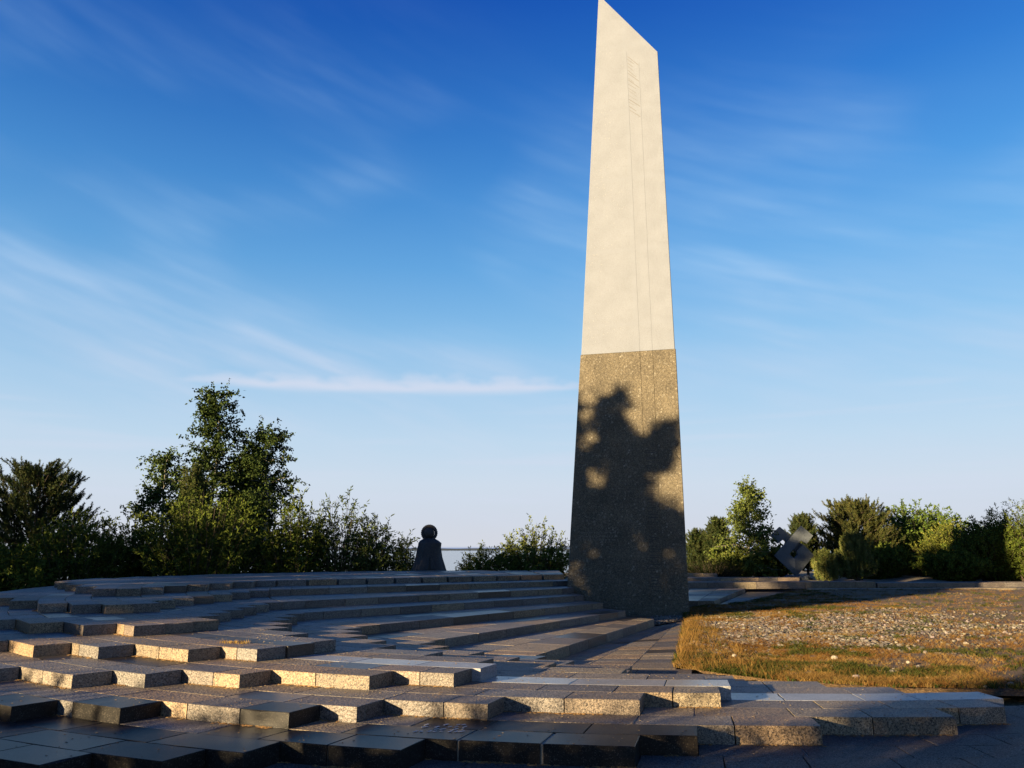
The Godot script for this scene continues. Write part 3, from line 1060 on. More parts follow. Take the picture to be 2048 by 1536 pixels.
# slender tree: a leader, ascending limbs whose ends hang, twigs with leaves along them
func birch(o: Node3D, height: float, spread: float, seed_: int, opts := {}) -> void:
	var r := RandomNumberGenerator.new()
	r.seed = seed_
	var fo := Foliage.new()
	var ca: Color = opts.get("dark", Color(0.030, 0.050, 0.016))
	var cb: Color = opts.get("light", Color(0.070, 0.095, 0.026))
	var leaf_size: float = opts.get("leaf", 0.11)
	var limbs: int = int(1.35 * opts.get("limbs", 46))
	var clear: float = opts.get("clear", 0.10)
	var per: int = opts.get("per", 20)
	var full: float = opts.get("full", 0.5)
	var bole := []
	var rad := []
	var lean := Vector3(r.randf_range(-0.04, 0.04), 0, r.randf_range(-0.04, 0.04))
	for k in 12:
		var t := k / 11.0
		bole.append(Vector3(0, height * t, 0) + lean * height * t + Vector3(sin(t * 7.0 + seed_), 0, cos(t * 5.0)) * 0.012 * height * t)
		rad.append(lerpf(0.018 * height, 0.006, pow(t, 0.8)))
	tube(fo.bv, fo.bf, bole, rad, 7)
	for k in limbs:
		var t := clear + (0.985 - clear) * (k + r.randf()) / limbs
		var root: Vector3 = bole[int(t * 11.0)].lerp(bole[mini(int(t * 11.0) + 1, 11)], t * 11.0 - floor(t * 11.0))
		var a := r.randf() * TAU
		# widest a little below the middle, drawn out to a point
		var profile := pow(sin(PI * clampf(0.12 + 0.86 * pow(t, 0.85), 0, 1)), 0.8) * full + (1.0 - t) * (1.0 - full)
		if opts.has("blunt"):
			profile = 0.9
		var long := spread * (0.25 + 0.75 * profile) * r.randf_range(0.55, 1.12)
		var rise := r.randf_range(0.5, 1.0) * (0.6 + 0.6 * t)
		var d := Vector3(cos(a), rise, sin(a)).normalized()
		var path := [root]
		var radii := [0.012 + 0.01 * long]
		for q in range(1, 6):
			var u := q / 5.0
			path.append(root + d * long * u + Vector3(0, -0.35 * long * u * u, 0) + any_dir(r) * 0.03 * long)
			radii.append(lerpf(radii[0], 0.004, u))
		tube(fo.bv, fo.bf, path, radii, 4)
		var twigs := int(5 + long * 5)
		for q in twigs:
			var u := 0.22 + 0.78 * (q + r.randf()) / twigs
			var p0: Vector3 = path[int(u * 4.99)].lerp(path[mini(int(u * 4.99) + 1, 5)], u * 4.99 - floor(u * 4.99))
			var td := (d * 0.6 + any_dir(r) * 0.9 + Vector3(0, -0.15, 0)).normalized()
			var tl := r.randf_range(0.18, 0.42) * (0.5 + 0.5 * spread)
			for m in per:
				var p := p0 + td * tl * r.randf() + any_dir(r) * 0.06 + Vector3(0, -0.05 * r.randf(), 0)
				var ld := (td * 0.4 + any_dir(r) + Vector3(0, -0.45, 0)).normalized()
				fo.leaf(p, ld, any_dir(r), leaf_size * r.randf_range(0.7, 1.25), leaf_size * r.randf_range(0.5, 0.75), tint(r, ca, cb))
	finish(fo, o, mats.leaf, opts.get("bark", mats.birch_bark if not opts.has("plain") else mats.bark))


# many-stemmed shrub with narrow leaves along upright shoots
func willow(o: Node3D, height: float, spread: float, seed_: int, opts := {}) -> void:
	var r := RandomNumberGenerator.new()
	r.seed = seed_
	var fo := Foliage.new()
	var ca: Color = opts.get("dark", Color(0.026, 0.042, 0.009))
	var cb: Color = opts.get("light", Color(0.090, 0.110, 0.020))
	var stems: int = int(1.7 * opts.get("stems", 46))
	var shoots: int = opts.get("shoots", 12)
	var per: int = opts.get("per", 18)
	var leaf_size: float = opts.get("leaf", 0.115)
	var narrow: float = opts.get("narrow", 0.33)
	for k in stems:
		var a := r.randf() * TAU
		var out := sqrt(r.randf())
		var even: float = opts.get("even", 0.0)
		var dome := 1.0 - 0.42 * out * out * (1.0 - even)
		var top := Vector3(cos(a) * spread * out, height * dome * r.randf_range(lerpf(0.66, 0.90, even), 1.03), sin(a) * spread * out)
		var root := Vector3(cos(a), 0, sin(a)) * spread * 0.35 * out
		var path := []
		var radii := []
		for q in 7:
			var u := q / 6.0
			path.append(root.lerp(Vector3(top.x, 0, top.z), pow(u, 1.4)) + Vector3(0, top.y * u, 0) + any_dir(r) * 0.03)
			radii.append(lerpf(0.016, 0.003, u))
		tube(fo.bv, fo.bf, path, radii, 4)
		for q in shoots:
			var u := 0.06 + 0.94 * (q + r.randf()) / shoots
			var i := mini(int(u * 6.0), 5)
			var p0: Vector3 = path[i].lerp(path[i + 1], clampf(u * 6.0 - i, 0, 1))
			var d := (Vector3(cos(a), 0, sin(a)) * 0.35 + any_dir(r) * 0.75 + Vector3(0, 0.75, 0)).normalized()
			var sl := r.randf_range(0.22, 0.50) * minf(1.0, height / 2.2)
			for m in per:
				var w := (m + r.randf()) / per
				var ld := (d * 0.8 + any_dir(r) * 0.8).normalized()
				fo.leaf(p0 + d * sl * w + any_dir(r) * 0.025, ld, any_dir(r), leaf_size * r.randf_range(0.7, 1.3), leaf_size * narrow * r.randf_range(0.8, 1.3), tint(r, ca, cb))
	finish(fo, o, mats.leaf, mats.bark, "stem")


# pine: whorls of limbs that turn up at their ends, each end a brush of needles
func pine(o: Node3D, height: float, spread: float, seed_: int, opts := {}) -> void:
	var r := RandomNumberGenerator.new()
	r.seed = seed_
	var fo := Foliage.new()
	var ca: Color = opts.get("dark", Color(0.020, 0.032, 0.012))
	var cb: Color = opts.get("light", Color(0.055, 0.066, 0.022))
	var whorls: int = opts.get("whorls", 9) + 3
	var limbs: int = opts.get("limbs", 8) + 2
	var clear: float = opts.get("clear", 0.08)
	var round_: float = opts.get("round", 0.75)
	var brush: float = opts.get("brush", 0.34)
	var needle: float = opts.get("needle", 0.11)
	var dense: int = opts.get("dense", 58)
	var up: float = opts.get("up", 0.5)
	var bole := []
	var rad := []
	for k in 8:
		var t := k / 7.0
		bole.append(Vector3(sin(t * 4.0 + seed_) * 0.02 * height, height * 0.93 * t, cos(t * 3.0) * 0.015 * height))
		rad.append(lerpf(0.024 * height, 0.012, t))
	tube(fo.bv, fo.bf, bole, rad, 8)
	var tips := []
	for k in whorls:
		var t := clear + (1.0 - clear) * (k + 0.5) / whorls
		var root: Vector3 = bole[int(t * 7.0)].lerp(bole[mini(int(t * 7.0) + 1, 7)], t * 7.0 - floor(t * 7.0))
		var profile := lerpf(1.0 - t, sqrt(maxf(0.0, 1.0 - pow(2.0 * (t - clear) / (1.0 - clear) - 0.9, 2.0) * 0.82)), round_)
		for q in limbs:
			var a := TAU * (q + r.randf()) / limbs + k
			var long := spread * profile * r.randf_range(0.6, 1.1)
			var d := Vector3(cos(a), r.randf_range(-0.05, 0.28) + 0.25 * t, sin(a))
			var path := [root]
			for m in range(1, 5):
				var u := m / 4.0
				path.append(root + d * long * u + Vector3(0, 0.22 * long * u * u, 0) + any_dir(r) * 0.04)
			tube(fo.bv, fo.bf, path, [0.022, 0.017, 0.012, 0.008, 0.005], 4)
			var n := int(5 + long * 11)
			for m in n:
				var u := 0.30 + 0.70 * (m + r.randf()) / n
				var i := mini(int(u * 4.0), 3)
				var p: Vector3 = path[i].lerp(path[i + 1], clampf(u * 4.0 - i, 0, 1))
				var side := any_dir(r)
				side.y = absf(side.y) * 0.4
				tips.append([p + side * r.randf_range(0.05, 0.28), (Vector3(d.x, 0, d.z) * 0.5 + any_dir(r) * 0.45 + Vector3(0, up + 0.35, 0)).normalized()])
	tips.append([bole[7], Vector3.UP])
	for tip in tips:
		var p: Vector3 = tip[0]
		var d: Vector3 = tip[1]
		var long := brush * r.randf_range(0.7, 1.2)
		tube(fo.bv, fo.bf, [p, p + d * long], [0.006, 0.003], 3)
		var col := tint(r, ca, cb)
		for m in dense:
			var u := (m + r.randf()) / dense
			var nd := (d * 0.75 + any_dir(r)).normalized()
			fo.needle(p + d * long * u, nd, any_dir(r), needle * r.randf_range(0.8, 1.2) * (1.0 - 0.4 * u), 0.024, Color(col.r * r.randf_range(0.8, 1.2), col.g, col.b))
	finish(fo, o, mats.needle, mats.bark)


func plant(kind: String, called: String, label: String, category: String, group: String, x: float, z: float, top: float, spread: float, seed_: int, opts := {}) -> Node3D:
	var y := ground_height(Vector2(x, z)) - 0.12
	var o := thing(called, label, category, Vector3(x, y, -z), group)
	match kind:
		"birch": birch(o, top - y, spread, seed_, opts)
		"willow": willow(o, top - y, spread, seed_, opts)
		"pine": pine(o, top - y, spread, seed_, opts)
	return o


func make_vegetation() -> void:
	var gl := "shrubs and trees left of the platform"
	var gr := "shrubs and trees right of the obelisk"
	var airy := {"stems": 22, "shoots": 11, "per": 13, "leaf": 0.12, "narrow": 0.30, "dark": Color(0.030, 0.045, 0.014), "light": Color(0.075, 0.095, 0.026)}
	plant("pine", "pine_tree", "round dark pine at the far left edge", "tree", gl, -15.73, 26.40, 3.99, 1.93, 101, {"whorls": 9, "limbs": 8})
	plant("willow", "willow_shrub", "leafy shrub in front of the round dark pine", "shrub", gl, -12.76, 23.54, 2.45, 1.49, 102)
	plant("willow", "willow_shrub", "low shrub between the round pine and the birches", "shrub", gl, -11.99, 25.08, 2.45, 1.04, 103)
	plant("birch", "birch_tree", "tallest birch rising left of the platform", "tree", gl, -11.33, 29.70, 7.15, 2.34, 104, {"limbs": 66, "per": 22, "full": 0.15, "dark": Color(0.018, 0.032, 0.010), "light": Color(0.048, 0.066, 0.018)})
	plant("birch", "birch_tree", "broad birch just right of the tallest one", "tree", gl, -9.24, 30.25, 5.70, 2.56, 105, {"limbs": 58, "per": 22, "full": 0.45, "dark": Color(0.018, 0.032, 0.010), "light": Color(0.048, 0.066, 0.018)})
	plant("birch", "birch_tree", "low wide birch filling the space between the two taller ones", "tree", gl, -10.4, 31.6, 5.0, 2.0, 118, {"limbs": 60, "per": 22, "full": 0.6, "dark": Color(0.018, 0.032, 0.010), "light": Color(0.048, 0.066, 0.018)})
	plant("birch", "birch_tree", "small birch just left of the tallest one", "tree", gl, -12.87, 29.26, 4.71, 1.82, 106, {"limbs": 40, "per": 20, "full": 0.7})
	plant("pine", "young_pine", "young pine with upright shoots in front of the tallest birch", "tree", gl, -10.62, 26.62, 3.99, 0.94, 107, {"round": 0.2, "up": 1.6, "brush": 0.45, "dark": Color(0.035, 0.05, 0.014), "light": Color(0.085, 0.10, 0.03)})
	plant("willow", "willow_shrub", "widest sunlit shrub below the birches", "shrub", gl, -9.24, 24.20, 3.11, 2.04, 108, {"stems": 84})
	plant("willow", "willow_shrub", "tall shrub at the right foot of the broad birch", "shrub", gl, -6.60, 24.64, 2.89, 1.16, 109, {"stems": 44})
	plant("willow", "willow_shrub", "loose tall shrub with sky between its leaves", "shrub", gl, -5.50, 25.52, 3.17, 1.21, 110, airy.merged({"stems": 44}, true))
	plant("willow", "willow_shrub", "loose shrub of middle height left of the statue", "shrub", gl, -4.35, 25.52, 2.42, 0.83, 111, airy.merged({"stems": 30}, true))
	plant("willow", "willow_shrub", "small loose shrub touching the left side of the statue", "shrub", gl, -3.47, 25.74, 1.90, 0.55, 112, airy.merged({"stems": 20}, true))
	plant("willow", "willow_shrub", "low leafy shrub right of the statue", "shrub", gl, -0.83, 25.52, 1.43, 1.04, 113, {"stems": 40, "leaf": 0.09})
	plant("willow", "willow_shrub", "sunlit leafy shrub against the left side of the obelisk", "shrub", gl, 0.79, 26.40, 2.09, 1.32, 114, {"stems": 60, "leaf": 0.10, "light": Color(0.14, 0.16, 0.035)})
	plant("willow", "willow_shrub", "low dark shrub at the left picture edge beyond the steps", "shrub", gl, -14.4, 20.6, 1.75, 1.5, 115, {"stems": 60})
	plant("willow", "willow_shrub", "small dark shrub where the steps leave the picture at left", "shrub", gl, -12.3, 19.2, 1.45, 1.2, 117, {"stems": 50})
	plant("willow", "willow_shrub", "dark shrub under the round dark pine", "shrub", gl, -16.2, 23.6, 1.9, 1.5, 116, {"stems": 60})
	# right of the obelisk
	plant("pine", "young_pine", "small pine close to the right side of the obelisk", "tree", gr, 7.65, 33.00, 1.90, 0.66, 121, {"round": 0.2, "whorls": 7})
	plant("pine", "young_pine", "pointed pine left of the slender birch", "tree", gr, 8.36, 32.56, 2.45, 0.83, 122, {"round": 0.15, "whorls": 8})
	plant("birch", "birch_tree", "slender birch left of the plate sculpture", "tree", gr, 9.13, 31.24, 3.66, 1.79, 123, {"limbs": 54, "per": 17, "full": 0.05, "leaf": 0.10, "dark": Color(0.045, 0.065, 0.018), "light": Color(0.10, 0.12, 0.03)})
	plant("willow", "leafy_shrub", "yellowish shrub at the left foot of the plate sculpture", "shrub", gr, 10.23, 31.90, 1.35, 0.99, 124, {"narrow": 0.6, "light": Color(0.16, 0.15, 0.03)})
	plant("willow", "leafy_shrub", "low leafy shrub under the slender birch", "shrub", gr, 8.47, 31.02, 1.24, 1.04, 125, {"narrow": 0.6, "light": Color(0.12, 0.13, 0.03)})
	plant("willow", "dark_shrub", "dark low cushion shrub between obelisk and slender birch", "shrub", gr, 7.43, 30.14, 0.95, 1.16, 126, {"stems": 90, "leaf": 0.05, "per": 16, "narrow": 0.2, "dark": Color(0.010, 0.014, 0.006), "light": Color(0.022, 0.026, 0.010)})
	plant("pine", "young_pine", "pine directly behind the plate sculpture", "tree", gr, 13.20, 36.30, 2.73, 1.04, 127, {"round": 0.3, "whorls": 8})
	plant("pine", "pine_tree", "broad brownish pine right of the plate sculpture", "tree", gr, 15.13, 35.20, 3.22, 1.81, 128, {"whorls": 8, "limbs": 9, "dark": Color(0.026, 0.034, 0.012), "light": Color(0.075, 0.076, 0.024)})
	plant("willow", "dense_shrub", "tall dense green dome behind the brownish pine", "shrub", gr, 18.92, 37.40, 3.39, 2.64, 129, {"stems": 150, "leaf": 0.12, "narrow": 0.5, "dark": Color(0.03, 0.055, 0.012), "light": Color(0.085, 0.115, 0.024)})
	plant("willow", "dense_shrub", "yellow green shrub filling the gap right of the dome", "shrub", gr, 18.59, 33.44, 2.34, 1.76, 130, {"stems": 100, "leaf": 0.10, "narrow": 0.35, "light": Color(0.15, 0.15, 0.03)})
	plant("willow", "dense_shrub", "large shrub at the right edge of the picture", "shrub", gr, 20.02, 30.80, 3.22, 2.15, 131, {"stems": 120, "leaf": 0.09, "narrow": 0.28})
	plant("pine", "young_pine", "bright young pine of upright candles right of the sculpture", "tree", gr, 12.87, 30.36, 1.57, 0.83, 132, {"round": 0.3, "up": 2.2, "brush": 0.42, "whorls": 7, "dark": Color(0.06, 0.075, 0.02), "light": Color(0.13, 0.14, 0.045)})
	plant("pine", "young_pine", "smallest young pine at the right foot of the sculpture", "tree", gr, 11.61, 29.92, 0.95, 0.46, 133, {"round": 0.3, "up": 2.2, "brush": 0.34, "whorls": 5, "limbs": 6, "dark": Color(0.06, 0.075, 0.02), "light": Color(0.12, 0.13, 0.04)})
	plant("willow", "dense_shrub", "dark shrub low behind the bright young pine", "shrub", gr, 14.74, 32.56, 1.52, 1.43, 134, {"stems": 70, "narrow": 0.4})
	plant("willow", "dense_shrub", "rounded shrub left of the large one at the right edge", "shrub", gr, 18.9, 31.4, 2.55, 1.7, 136, {"stems": 100, "narrow": 0.35})
	plant("willow", "dense_shrub", "low shrub below the large one at the right edge", "shrub", gr, 16.72, 30.69, 1.24, 1.32, 135, {"stems": 70, "narrow": 0.4})


# trees and shrubs behind the photographer, whose shade lies over the plaza and climbs the obelisk
func make_shading_trees() -> void:
	var g := "trees behind the photographer"
	var place := func(u: float, w: float) -> Vector2:
		return Vector2(0.643 * u + 0.766 * w, -0.766 * u + 0.643 * w)
	var big := {"leaf": 0.15, "limbs": 40, "per": 16, "clear": 0.12, "full": 0.9, "plain": true}
	var shrub := {"stems": 40, "leaf": 0.18, "narrow": 0.5, "shoots": 13, "per": 10, "even": 1.0}
	var wood := [[-36.0, 4.55], [-32.8, 4.35], [-29.6, 4.6], [-26.4, 4.5], [-23.4, 4.4], [-20.8, 5.0]]
	for k in wood.size():
		var p: Vector2 = place.call(wood[k][0], -8.0)
		plant("willow", "shade_shrub", "tall leafy shrub in the row behind the photographer", "shrub", g, p.x, p.y, wood[k][1], 1.9, 200 + k, shrub)
	# [across, top, spread, bare share of the bole]
	var high := [[-18.6, 5.2, 1.5, 0.15], [-16.6, 8.1, 1.4, 0.25], [-14.8, 8.0, 1.1, 0.36], [-13.25, 8.15, 0.75, 0.36], [-12.6, 8.45, 0.72, 0.36], [-11.75, 6.1, 0.95, 0.42], [-11.95, 7.4, 0.45, 0.84], [-11.35, 7.65, 0.50, 0.87], [-10.85, 5.6, 0.62, 0.36], [-13.6, 5.6, 0.7, 0.40]]
	for k in high.size():
		var q: Vector2 = place.call(high[k][0], -8.0 - 0.4 * (k % 3))
		plant("birch", "shade_tree", "leafy tree standing in the row behind the photographer", "tree", g, q.x, q.y, high[k][1], high[k][2], 220 + k, big.merged({"clear": high[k][3], "limbs": int((110 if k < 3 else 76) * (1.0 - high[k][3])) + 8}, true).merged({} if k == 3 or k == 4 else {"blunt": true}))
	var tall := [[-1.2, 6.8, 1.8], [2.2, 7.8, 2.4], [6.5, 7.4, 2.6]]
	for k in tall.size():
		var p: Vector2 = place.call(tall[k][0], -8.0 - 2.0 * k)
		plant("birch", "shade_tree", "leafy tree standing in the row behind the photographer", "tree", g, p.x, p.y, tall[k][1], tall[k][2], 230 + k, big.merged({"clear": 0.03, "limbs": 60}, true))
	var hedge := [[-17.6, 2.3], [-16.2, 2.35], [-14.8, 2.4], [-13.4, 2.4], [-12.1, 2.35], [-10.9, 2.15], [-9.6, 1.40], [-8.4, 1.35], [-7.2, 1.40], [-6.0, 1.50], [-4.9, 1.70], [-3.9, 1.88], [-2.9, 2.8]]
	for k in hedge.size():
		var p: Vector2 = place.call(hedge[k][0], -8.0 + 0.3 * sin(k * 2.0))
		plant("willow", "shade_shrub", "tall leafy shrub in the row behind the photographer", "shrub", g, p.x, p.y, hedge[k][1], 0.75, 240 + k, shrub.merged({"stems": 30, "leaf": 0.12}, true))
	# trees that close the plaza on the right, outside the picture
	var side := [Vector2(16.5, 14.0), Vector2(15.5, 9.0), Vector2(15.0, 3.5), Vector2(14.5, -2.0), Vector2(12.5, -8.0)]
	for k in side.size():
		plant("birch", "shade_tree", "leafy tree standing in the row right of the plaza", "tree", "trees right of the plaza", side[k].x, side[k].y, 6.5 + 0.6 * sin(k * 3.0), 2.6, 260 + k, big.merged({"clear": 0.06, "limbs": 50}, true))


# ---------------------------------------------------------------- gravel and grass
var bed_front := [Vector2(2.06, 10.3), Vector2(2.99, 9.33), Vector2(4.03, 8.9), Vector2(5.36, 8.75), Vector2(8.8, 9.0), Vector2(15, 10), Vector2(30, 11)]
var bed_back := [Vector2(3.63, 16.9), Vector2(4.1, 19.4), Vector2(5.4, 20.7), Vector2(7.7, 24.2), Vector2(9.5, 26.6), Vector2(16.0, 27.9), Vector2(32, 29.6)]


func bed_point(s: float, t: float) -> Vector2:
	var k := mini(int(s * 6.0), 5)
	var u := s * 6.0 - k
	var a: Vector2 = bed_front[k].lerp(bed_front[k + 1], u)
	var b: Vector2 = bed_back[k].lerp(bed_back[k + 1], u)
	return a.lerp(b, t)


var lump: FastNoiseLite


func bed_y(p: Vector2, s: float, t: float) -> float:
	var rim := smoothstep(0.0, 0.12, t) * smoothstep(0.0, 0.05, s)
	return -0.12 + rim * (0.05 + 0.05 * lump.get_noise_2d(p.x * 0.5, p.y * 0.5) + 0.03 * lump.get_noise_2d(p.x * 3.0, p.y * 3.0)) + 0.06 * t * smoothstep(0.3, 0.8, s)


func stoniness(p: Vector2) -> float:
	# a spread of white gravel from the foot of the obelisk outwards, thinning to the right and to the front
	var d := (p.y - (13.9 + 0.30 * (p.x - 3.3)))
	var band := exp(-pow(d / 2.9, 2.0)) * smoothstep(17.0, 6.0, p.x)
	var n := lump.get_noise_2d(p.x * 1.3 + 40.0, p.y * 1.3)
	var m := lump.get_noise_2d(p.x * 4.0, p.y * 4.0 + 70.0)
	return clampf(band * 1.05 + n * 0.55 + m * 0.35, 0.10, 1.0)


func make_gravel() -> void:
	lump = FastNoiseLite.new()
	lump.seed = 12
	lump.frequency = 0.35
	lump.fractal_octaves = 3
	var v := PackedVector3Array()
	var f := PackedInt32Array()
	var cols := 90
	var rows := 60
	for j in rows + 1:
		for i in cols + 1:
			var s := pow(float(i) / cols, 1.25)
			var t := float(j) / rows
			var p := bed_point(s, t)
			var y := bed_y(p, s, t)
			if j == 0 or i == 0:
				y = -0.2
			v.append(at(p, y))
	for j in rows:
		for i in cols:
			var a := j * (cols + 1) + i
			f.append_array([a, a + 1, a + cols + 1, a + 1, a + cols + 2, a + cols + 1])
	# the strip round the foot of the obelisk
	var b := v.size()
	for p in [Vector2(2.70, 15.53), Vector2(3.63, 16.88), Vector2(4.11, 19.4), Vector2(5.2, 20.8), Vector2(1.0, 20.8), Vector2(1.2, 17.2)]:
		v.append(at(p, -0.115))
	f.append_array([b, b + 1, b + 2, b, b + 2, b + 3, b, b + 3, b + 4, b, b + 4, b + 5])
	var bed := part("dry_ground", mesh_of(v, f, PackedColorArray(), true), mats.earth, self)
	bed.set_meta("kind", "structure")
	# pebbles
	var r := RandomNumberGenerator.new()
	r.seed = 77
	var pv := PackedVector3Array()
	var pf := PackedInt32Array()
	var ico := SphereMesh.new()
	ico.radius = 1.0
	ico.height = 2.0
	ico.radial_segments = 6
	ico.rings = 3
	var arr := ico.get_mesh_arrays()
	pv = arr[Mesh.ARRAY_VERTEX]
	pf = arr[Mesh.ARRAY_INDEX]
	for k in pv.size():
		var q := pv[k]
		pv[k] = Vector3(q.x, q.y * 0.66, q.z) * (1.0 + 0.22 * lump.get_noise_3d(q.x * 3.0 + 5.0, q.y * 3.0, q.z * 3.0))
	var places := []
	for k in 120000:
		var s := pow(r.randf(), 1.5)
		var t := r.randf()
		var p := bed_point(s, t)
		var st := stoniness(p)
		if r.randf() > pow(st, 2.3):
			continue
		var size := r.randf_range(0.008, 0.015) * (1.0 + pow(r.randf(), 7.0) * 1.8)
		places.append([at(p, bed_y(p, s, t) + size * 0.3), size])
	for k in 900:
		var p := Vector2(2.75, 15.7).lerp(Vector2(4.05, 18.0), r.randf()) + Vector2(r.randf_range(-0.5, 0.1), r.randf_range(-0.1, 0.4))
		places.append([at(p, -0.105), r.randf_range(0.010, 0.022)])
	var mm := MultiMesh.new()
	mm.transform_format = MultiMesh.TRANSFORM_3D
	mm.use_colors = true
	mm.mesh = mesh_of(pv, pf, PackedColorArray(), false)
	mm.instance_count = places.size()
	for k in places.size():
		var e := Vector3(r.randf_range(-0.5, 0.5), r.randf() * TAU, r.randf_range(-0.5, 0.5))
		var sc: float = places[k][1]
		mm.set_instance_transform(k, Transform3D(Basis.from_euler(e).scaled(Vector3(sc * r.randf_range(0.8, 1.4), sc, sc * r.randf_range(0.8, 1.3))), places[k][0]))
		var tone := 0.05 + 0.18 * pow(r.randf(), 1.9)
		mm.set_instance_color(k, Color(tone, tone * r.randf_range(0.78, 0.92), tone * r.randf_range(0.55, 0.80)))
	var gi := MultiMeshInstance3D.new()
	gi.name = "gravel"
	gi.multimesh = mm
	gi.material_override = mats.pebble
	gi.set_meta("kind", "stuff")
	gi.set_meta("label", "pale gravel spread over the dry ground right of the obelisk")
	gi.set_meta("category", "gravel")
	add_child(gi)
	# single larger stones
	var big := [[Vector2(3.70, 9.50), 0.045, "pale rounded stone alone in the grass near the paving"], [Vector2(2.62, 9.75), 0.03, "small white stone beside the tall dry grass"], [Vector2(6.9, 9.9), 0.05, "pale stone in the grass near the right edge"], [Vector2(6.0, 10.9), 0.04, "flat pale stone amid thin grass at the right"], [Vector2(4.4, 9.2), 0.028, "brownish stone right of the pale rounded stone"]]
	for q in big:
		var o := part("field_stone", boulder(r, q[1]), mats.mortar, self)
		o.position = at(q[0] * 1.1, -0.06 + q[1] * 0.45)
		o.set_meta("label", q[2])
		o.set_meta("category", "stone")
		o.set_meta("group", "stones lying in the grass")


func tuft(r: RandomNumberGenerator, blades: int, high: float, lean: float, wide: float) -> ArrayMesh:
	var v := PackedVector3Array()
	var f := PackedInt32Array()
	for k in blades:
		var a := r.randf() * TAU
		var root := Vector3(r.randfn() * 0.03, 0, r.randfn() * 0.03)
		var d := Vector3(cos(a), 0, sin(a)) * lean * r.randf_range(0.2, 1.0)
		var h := high * r.randf_range(0.45, 1.1)
		var b := r.randf() * TAU
		var w := Vector3(cos(b), 0, sin(b)) * wide
		var s := v.size()
		v.append_array([root - w, root + w, root + d * h * 0.4 + Vector3(0, h * 0.55, 0) + w * 0.7, root + d * h * 0.4 + Vector3(0, h * 0.55, 0) - w * 0.7, root + d * h + Vector3(0, h * 0.95, 0)])
		f.append_array([s, s + 1, s + 2, s, s + 2, s + 3, s + 3, s + 2, s + 4])
	return mesh_of(v, f)


func scatter(called: String, label: String, category: String, mesh: Mesh, places: Array, m: Material) -> void:
	var mm := MultiMesh.new()
	mm.transform_format = MultiMesh.TRANSFORM_3D
	mm.use_colors = true
	mm.mesh = mesh
	mm.instance_count = places.size()
	for k in places.size():
		mm.set_instance_transform(k, places[k][0])
		mm.set_instance_color(k, places[k][1])
	var gi := MultiMeshInstance3D.new()
	gi.name = called
	gi.multimesh = mm
	gi.material_override = m
	gi.set_meta("kind", "stuff")
	gi.set_meta("label", label)
	gi.set_meta("category", category)
	add_child(gi)


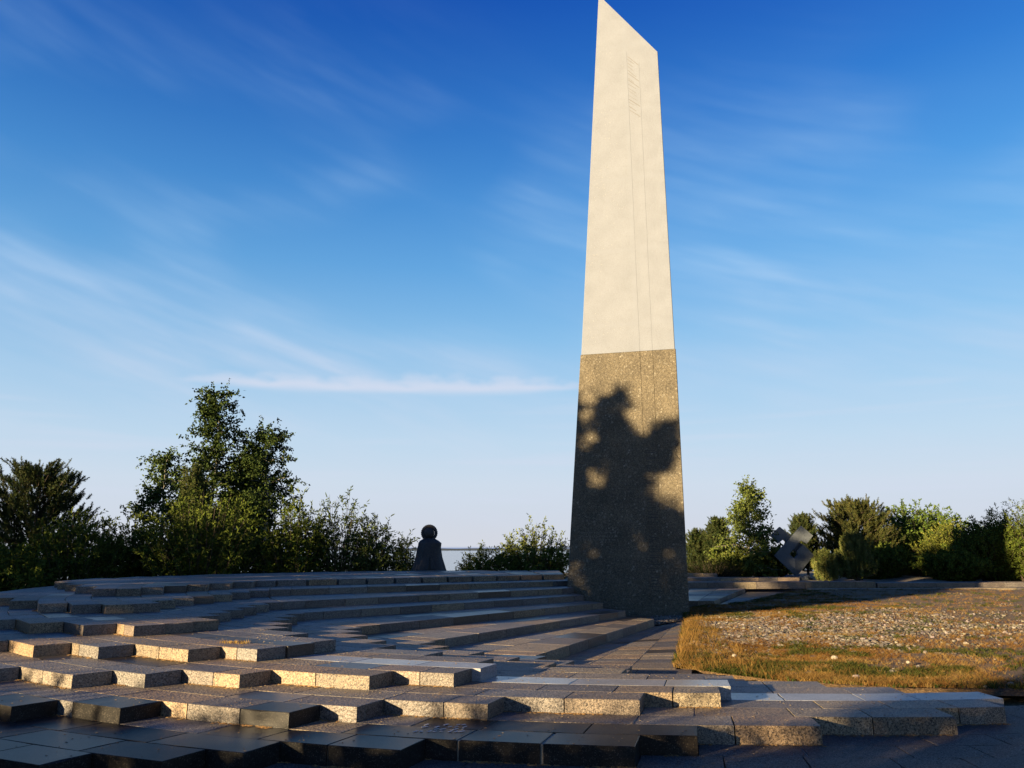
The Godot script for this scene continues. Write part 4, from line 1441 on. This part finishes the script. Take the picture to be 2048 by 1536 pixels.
func make_grass() -> void:
	var r := RandomNumberGenerator.new()
	r.seed = 31
	var dry := []
	var tall := []
	var green := []
	var gold := Color(0.165, 0.092, 0.024)
	var rust := Color(0.100, 0.044, 0.015)
	var straw := Color(0.20, 0.135, 0.05)
	for k in 76000:
		var s := pow(r.randf(), 1.6)
		var t := pow(r.randf(), 1.25)
		var p := bed_point(s, t)
		var st := stoniness(p)
		if r.randf() < st * 1.1 - 0.45:
			continue
		var y := bed_y(p, s, t) - 0.01
		var patch := lump.get_noise_2d(p.x * 2.0 - 30.0, p.y * 2.0)
		var sc := r.randf_range(0.35, 1.15)
		var b := Basis(Vector3.UP, r.randf() * TAU).scaled(Vector3.ONE * sc)
		if patch > 0.16 and r.randf() < 0.75:
			green.append([Transform3D(b, at(p, y)), tint(r, Color(0.028, 0.036, 0.009), Color(0.060, 0.062, 0.014))])
		else:
			if lump.get_noise_2d(p.x * 2.6 + 90.0, p.y * 2.6) < -0.18 and r.randf() < 0.8:
				continue
			var warmth := lump.get_noise_2d(p.x * 1.1, p.y * 1.1 + 33.0)
			dry.append([Transform3D(b, at(p, y)), tint(r, rust, gold) if r.randf() < 0.6 - warmth else tint(r, gold, straw)])
	# taller stand along the left and front rim
	for k in 2000:
		var along := r.randf()
		var left := r.randf() < 0.62
		var s := pow(r.randf(), 2.0) * 0.16 if left else r.randf() * 0.62
		var t := along * 0.75 if left else pow(r.randf(), 2.0) * 0.10
		var p := bed_point(s, t)
		var y := bed_y(p, s, t) - 0.01
		var sc := r.randf_range(0.35, 1.2) * (1.0 if left else 0.8)
		var b := Basis(Vector3.UP, r.randf() * TAU).scaled(Vector3(sc, sc, sc))
		var roll := r.randf()
		if not left and roll < 0.35 or left and roll < lerpf(0.75, 0.15, clampf(t * 4.0, 0, 1)):
			green.append([Transform3D(b.scaled(Vector3.ONE * 1.3), at(p, y)), tint(r, Color(0.020, 0.032, 0.008), Color(0.045, 0.055, 0.012))])
		else:
			tall.append([Transform3D(b, at(p, y)), tint(r, Color(0.080, 0.043, 0.013), Color(0.165, 0.098, 0.028))])
	scatter("dry_grass", "short rust and straw coloured grass on the dry ground", "grass", tuft(r, 12, 0.060, 1.1, 0.0022), dry, grass_mat())
	scatter("tall_grass", "taller golden grass along the rim of the paving", "grass", tuft(r, 9, 0.15, 0.5, 0.0022), tall, grass_mat())
	scatter("green_weeds", "low green weeds between the dry grass", "weeds", tuft(r, 16, 0.055, 1.5, 0.005), green, grass_mat())


func grass_mat() -> StandardMaterial3D:
	if not mats.has("grass"):
		mats.grass = leafy(0.8, 0.3)
	return mats.grass


# ---------------------------------------------------------------- small things on the slabs
func make_details() -> void:
	var r := RandomNumberGenerator.new()
	r.seed = 55
	# dry weeds and moss rooted in the joints
	var weeds := []
	for q in [Vector2(-2.9, 8.62), Vector2(-2.8, 8.6), Vector2(-3.0, 8.66)]:
		for k in 10:
			weeds.append([Transform3D(Basis(Vector3.UP, r.randf() * TAU).scaled(Vector3.ONE * r.randf_range(0.35, 0.6)), at(q + Vector2(r.randfn(), r.randfn()) * 0.03, level_y(4))), tint(r, Color(0.2, 0.11, 0.03), Color(0.3, 0.2, 0.06))])
	scatter("joint_weeds", "tiny dry weeds growing in a joint of the upper left steps", "weeds", tuft(r, 9, 0.08, 0.8, 0.003), weeds, grass_mat())
	# chalked strokes on the black slab at the front, and a scratched ring beside them
	var o := thing("chalk_marks", "white chalk strokes on a dark slab below the lit steps", "marks", at(Vector2(-0.52, 6.3), 0.004))
	for line in 4:
		for k in 8:
			if r.randf() < 0.25:
				continue
			var m := BoxMesh.new()
			m.size = Vector3(r.randf_range(0.012, 0.02), 0.0014, r.randf_range(0.02, 0.06))
			var q := part("stroke", m, mats.chalk, o)
			q.position = Vector3(-0.19 + k * 0.05 + r.randf_range(-0.01, 0.01), 0, 0.12 - line * 0.075)
			q.rotation.y = -0.7 + r.randf_range(-0.25, 0.25)
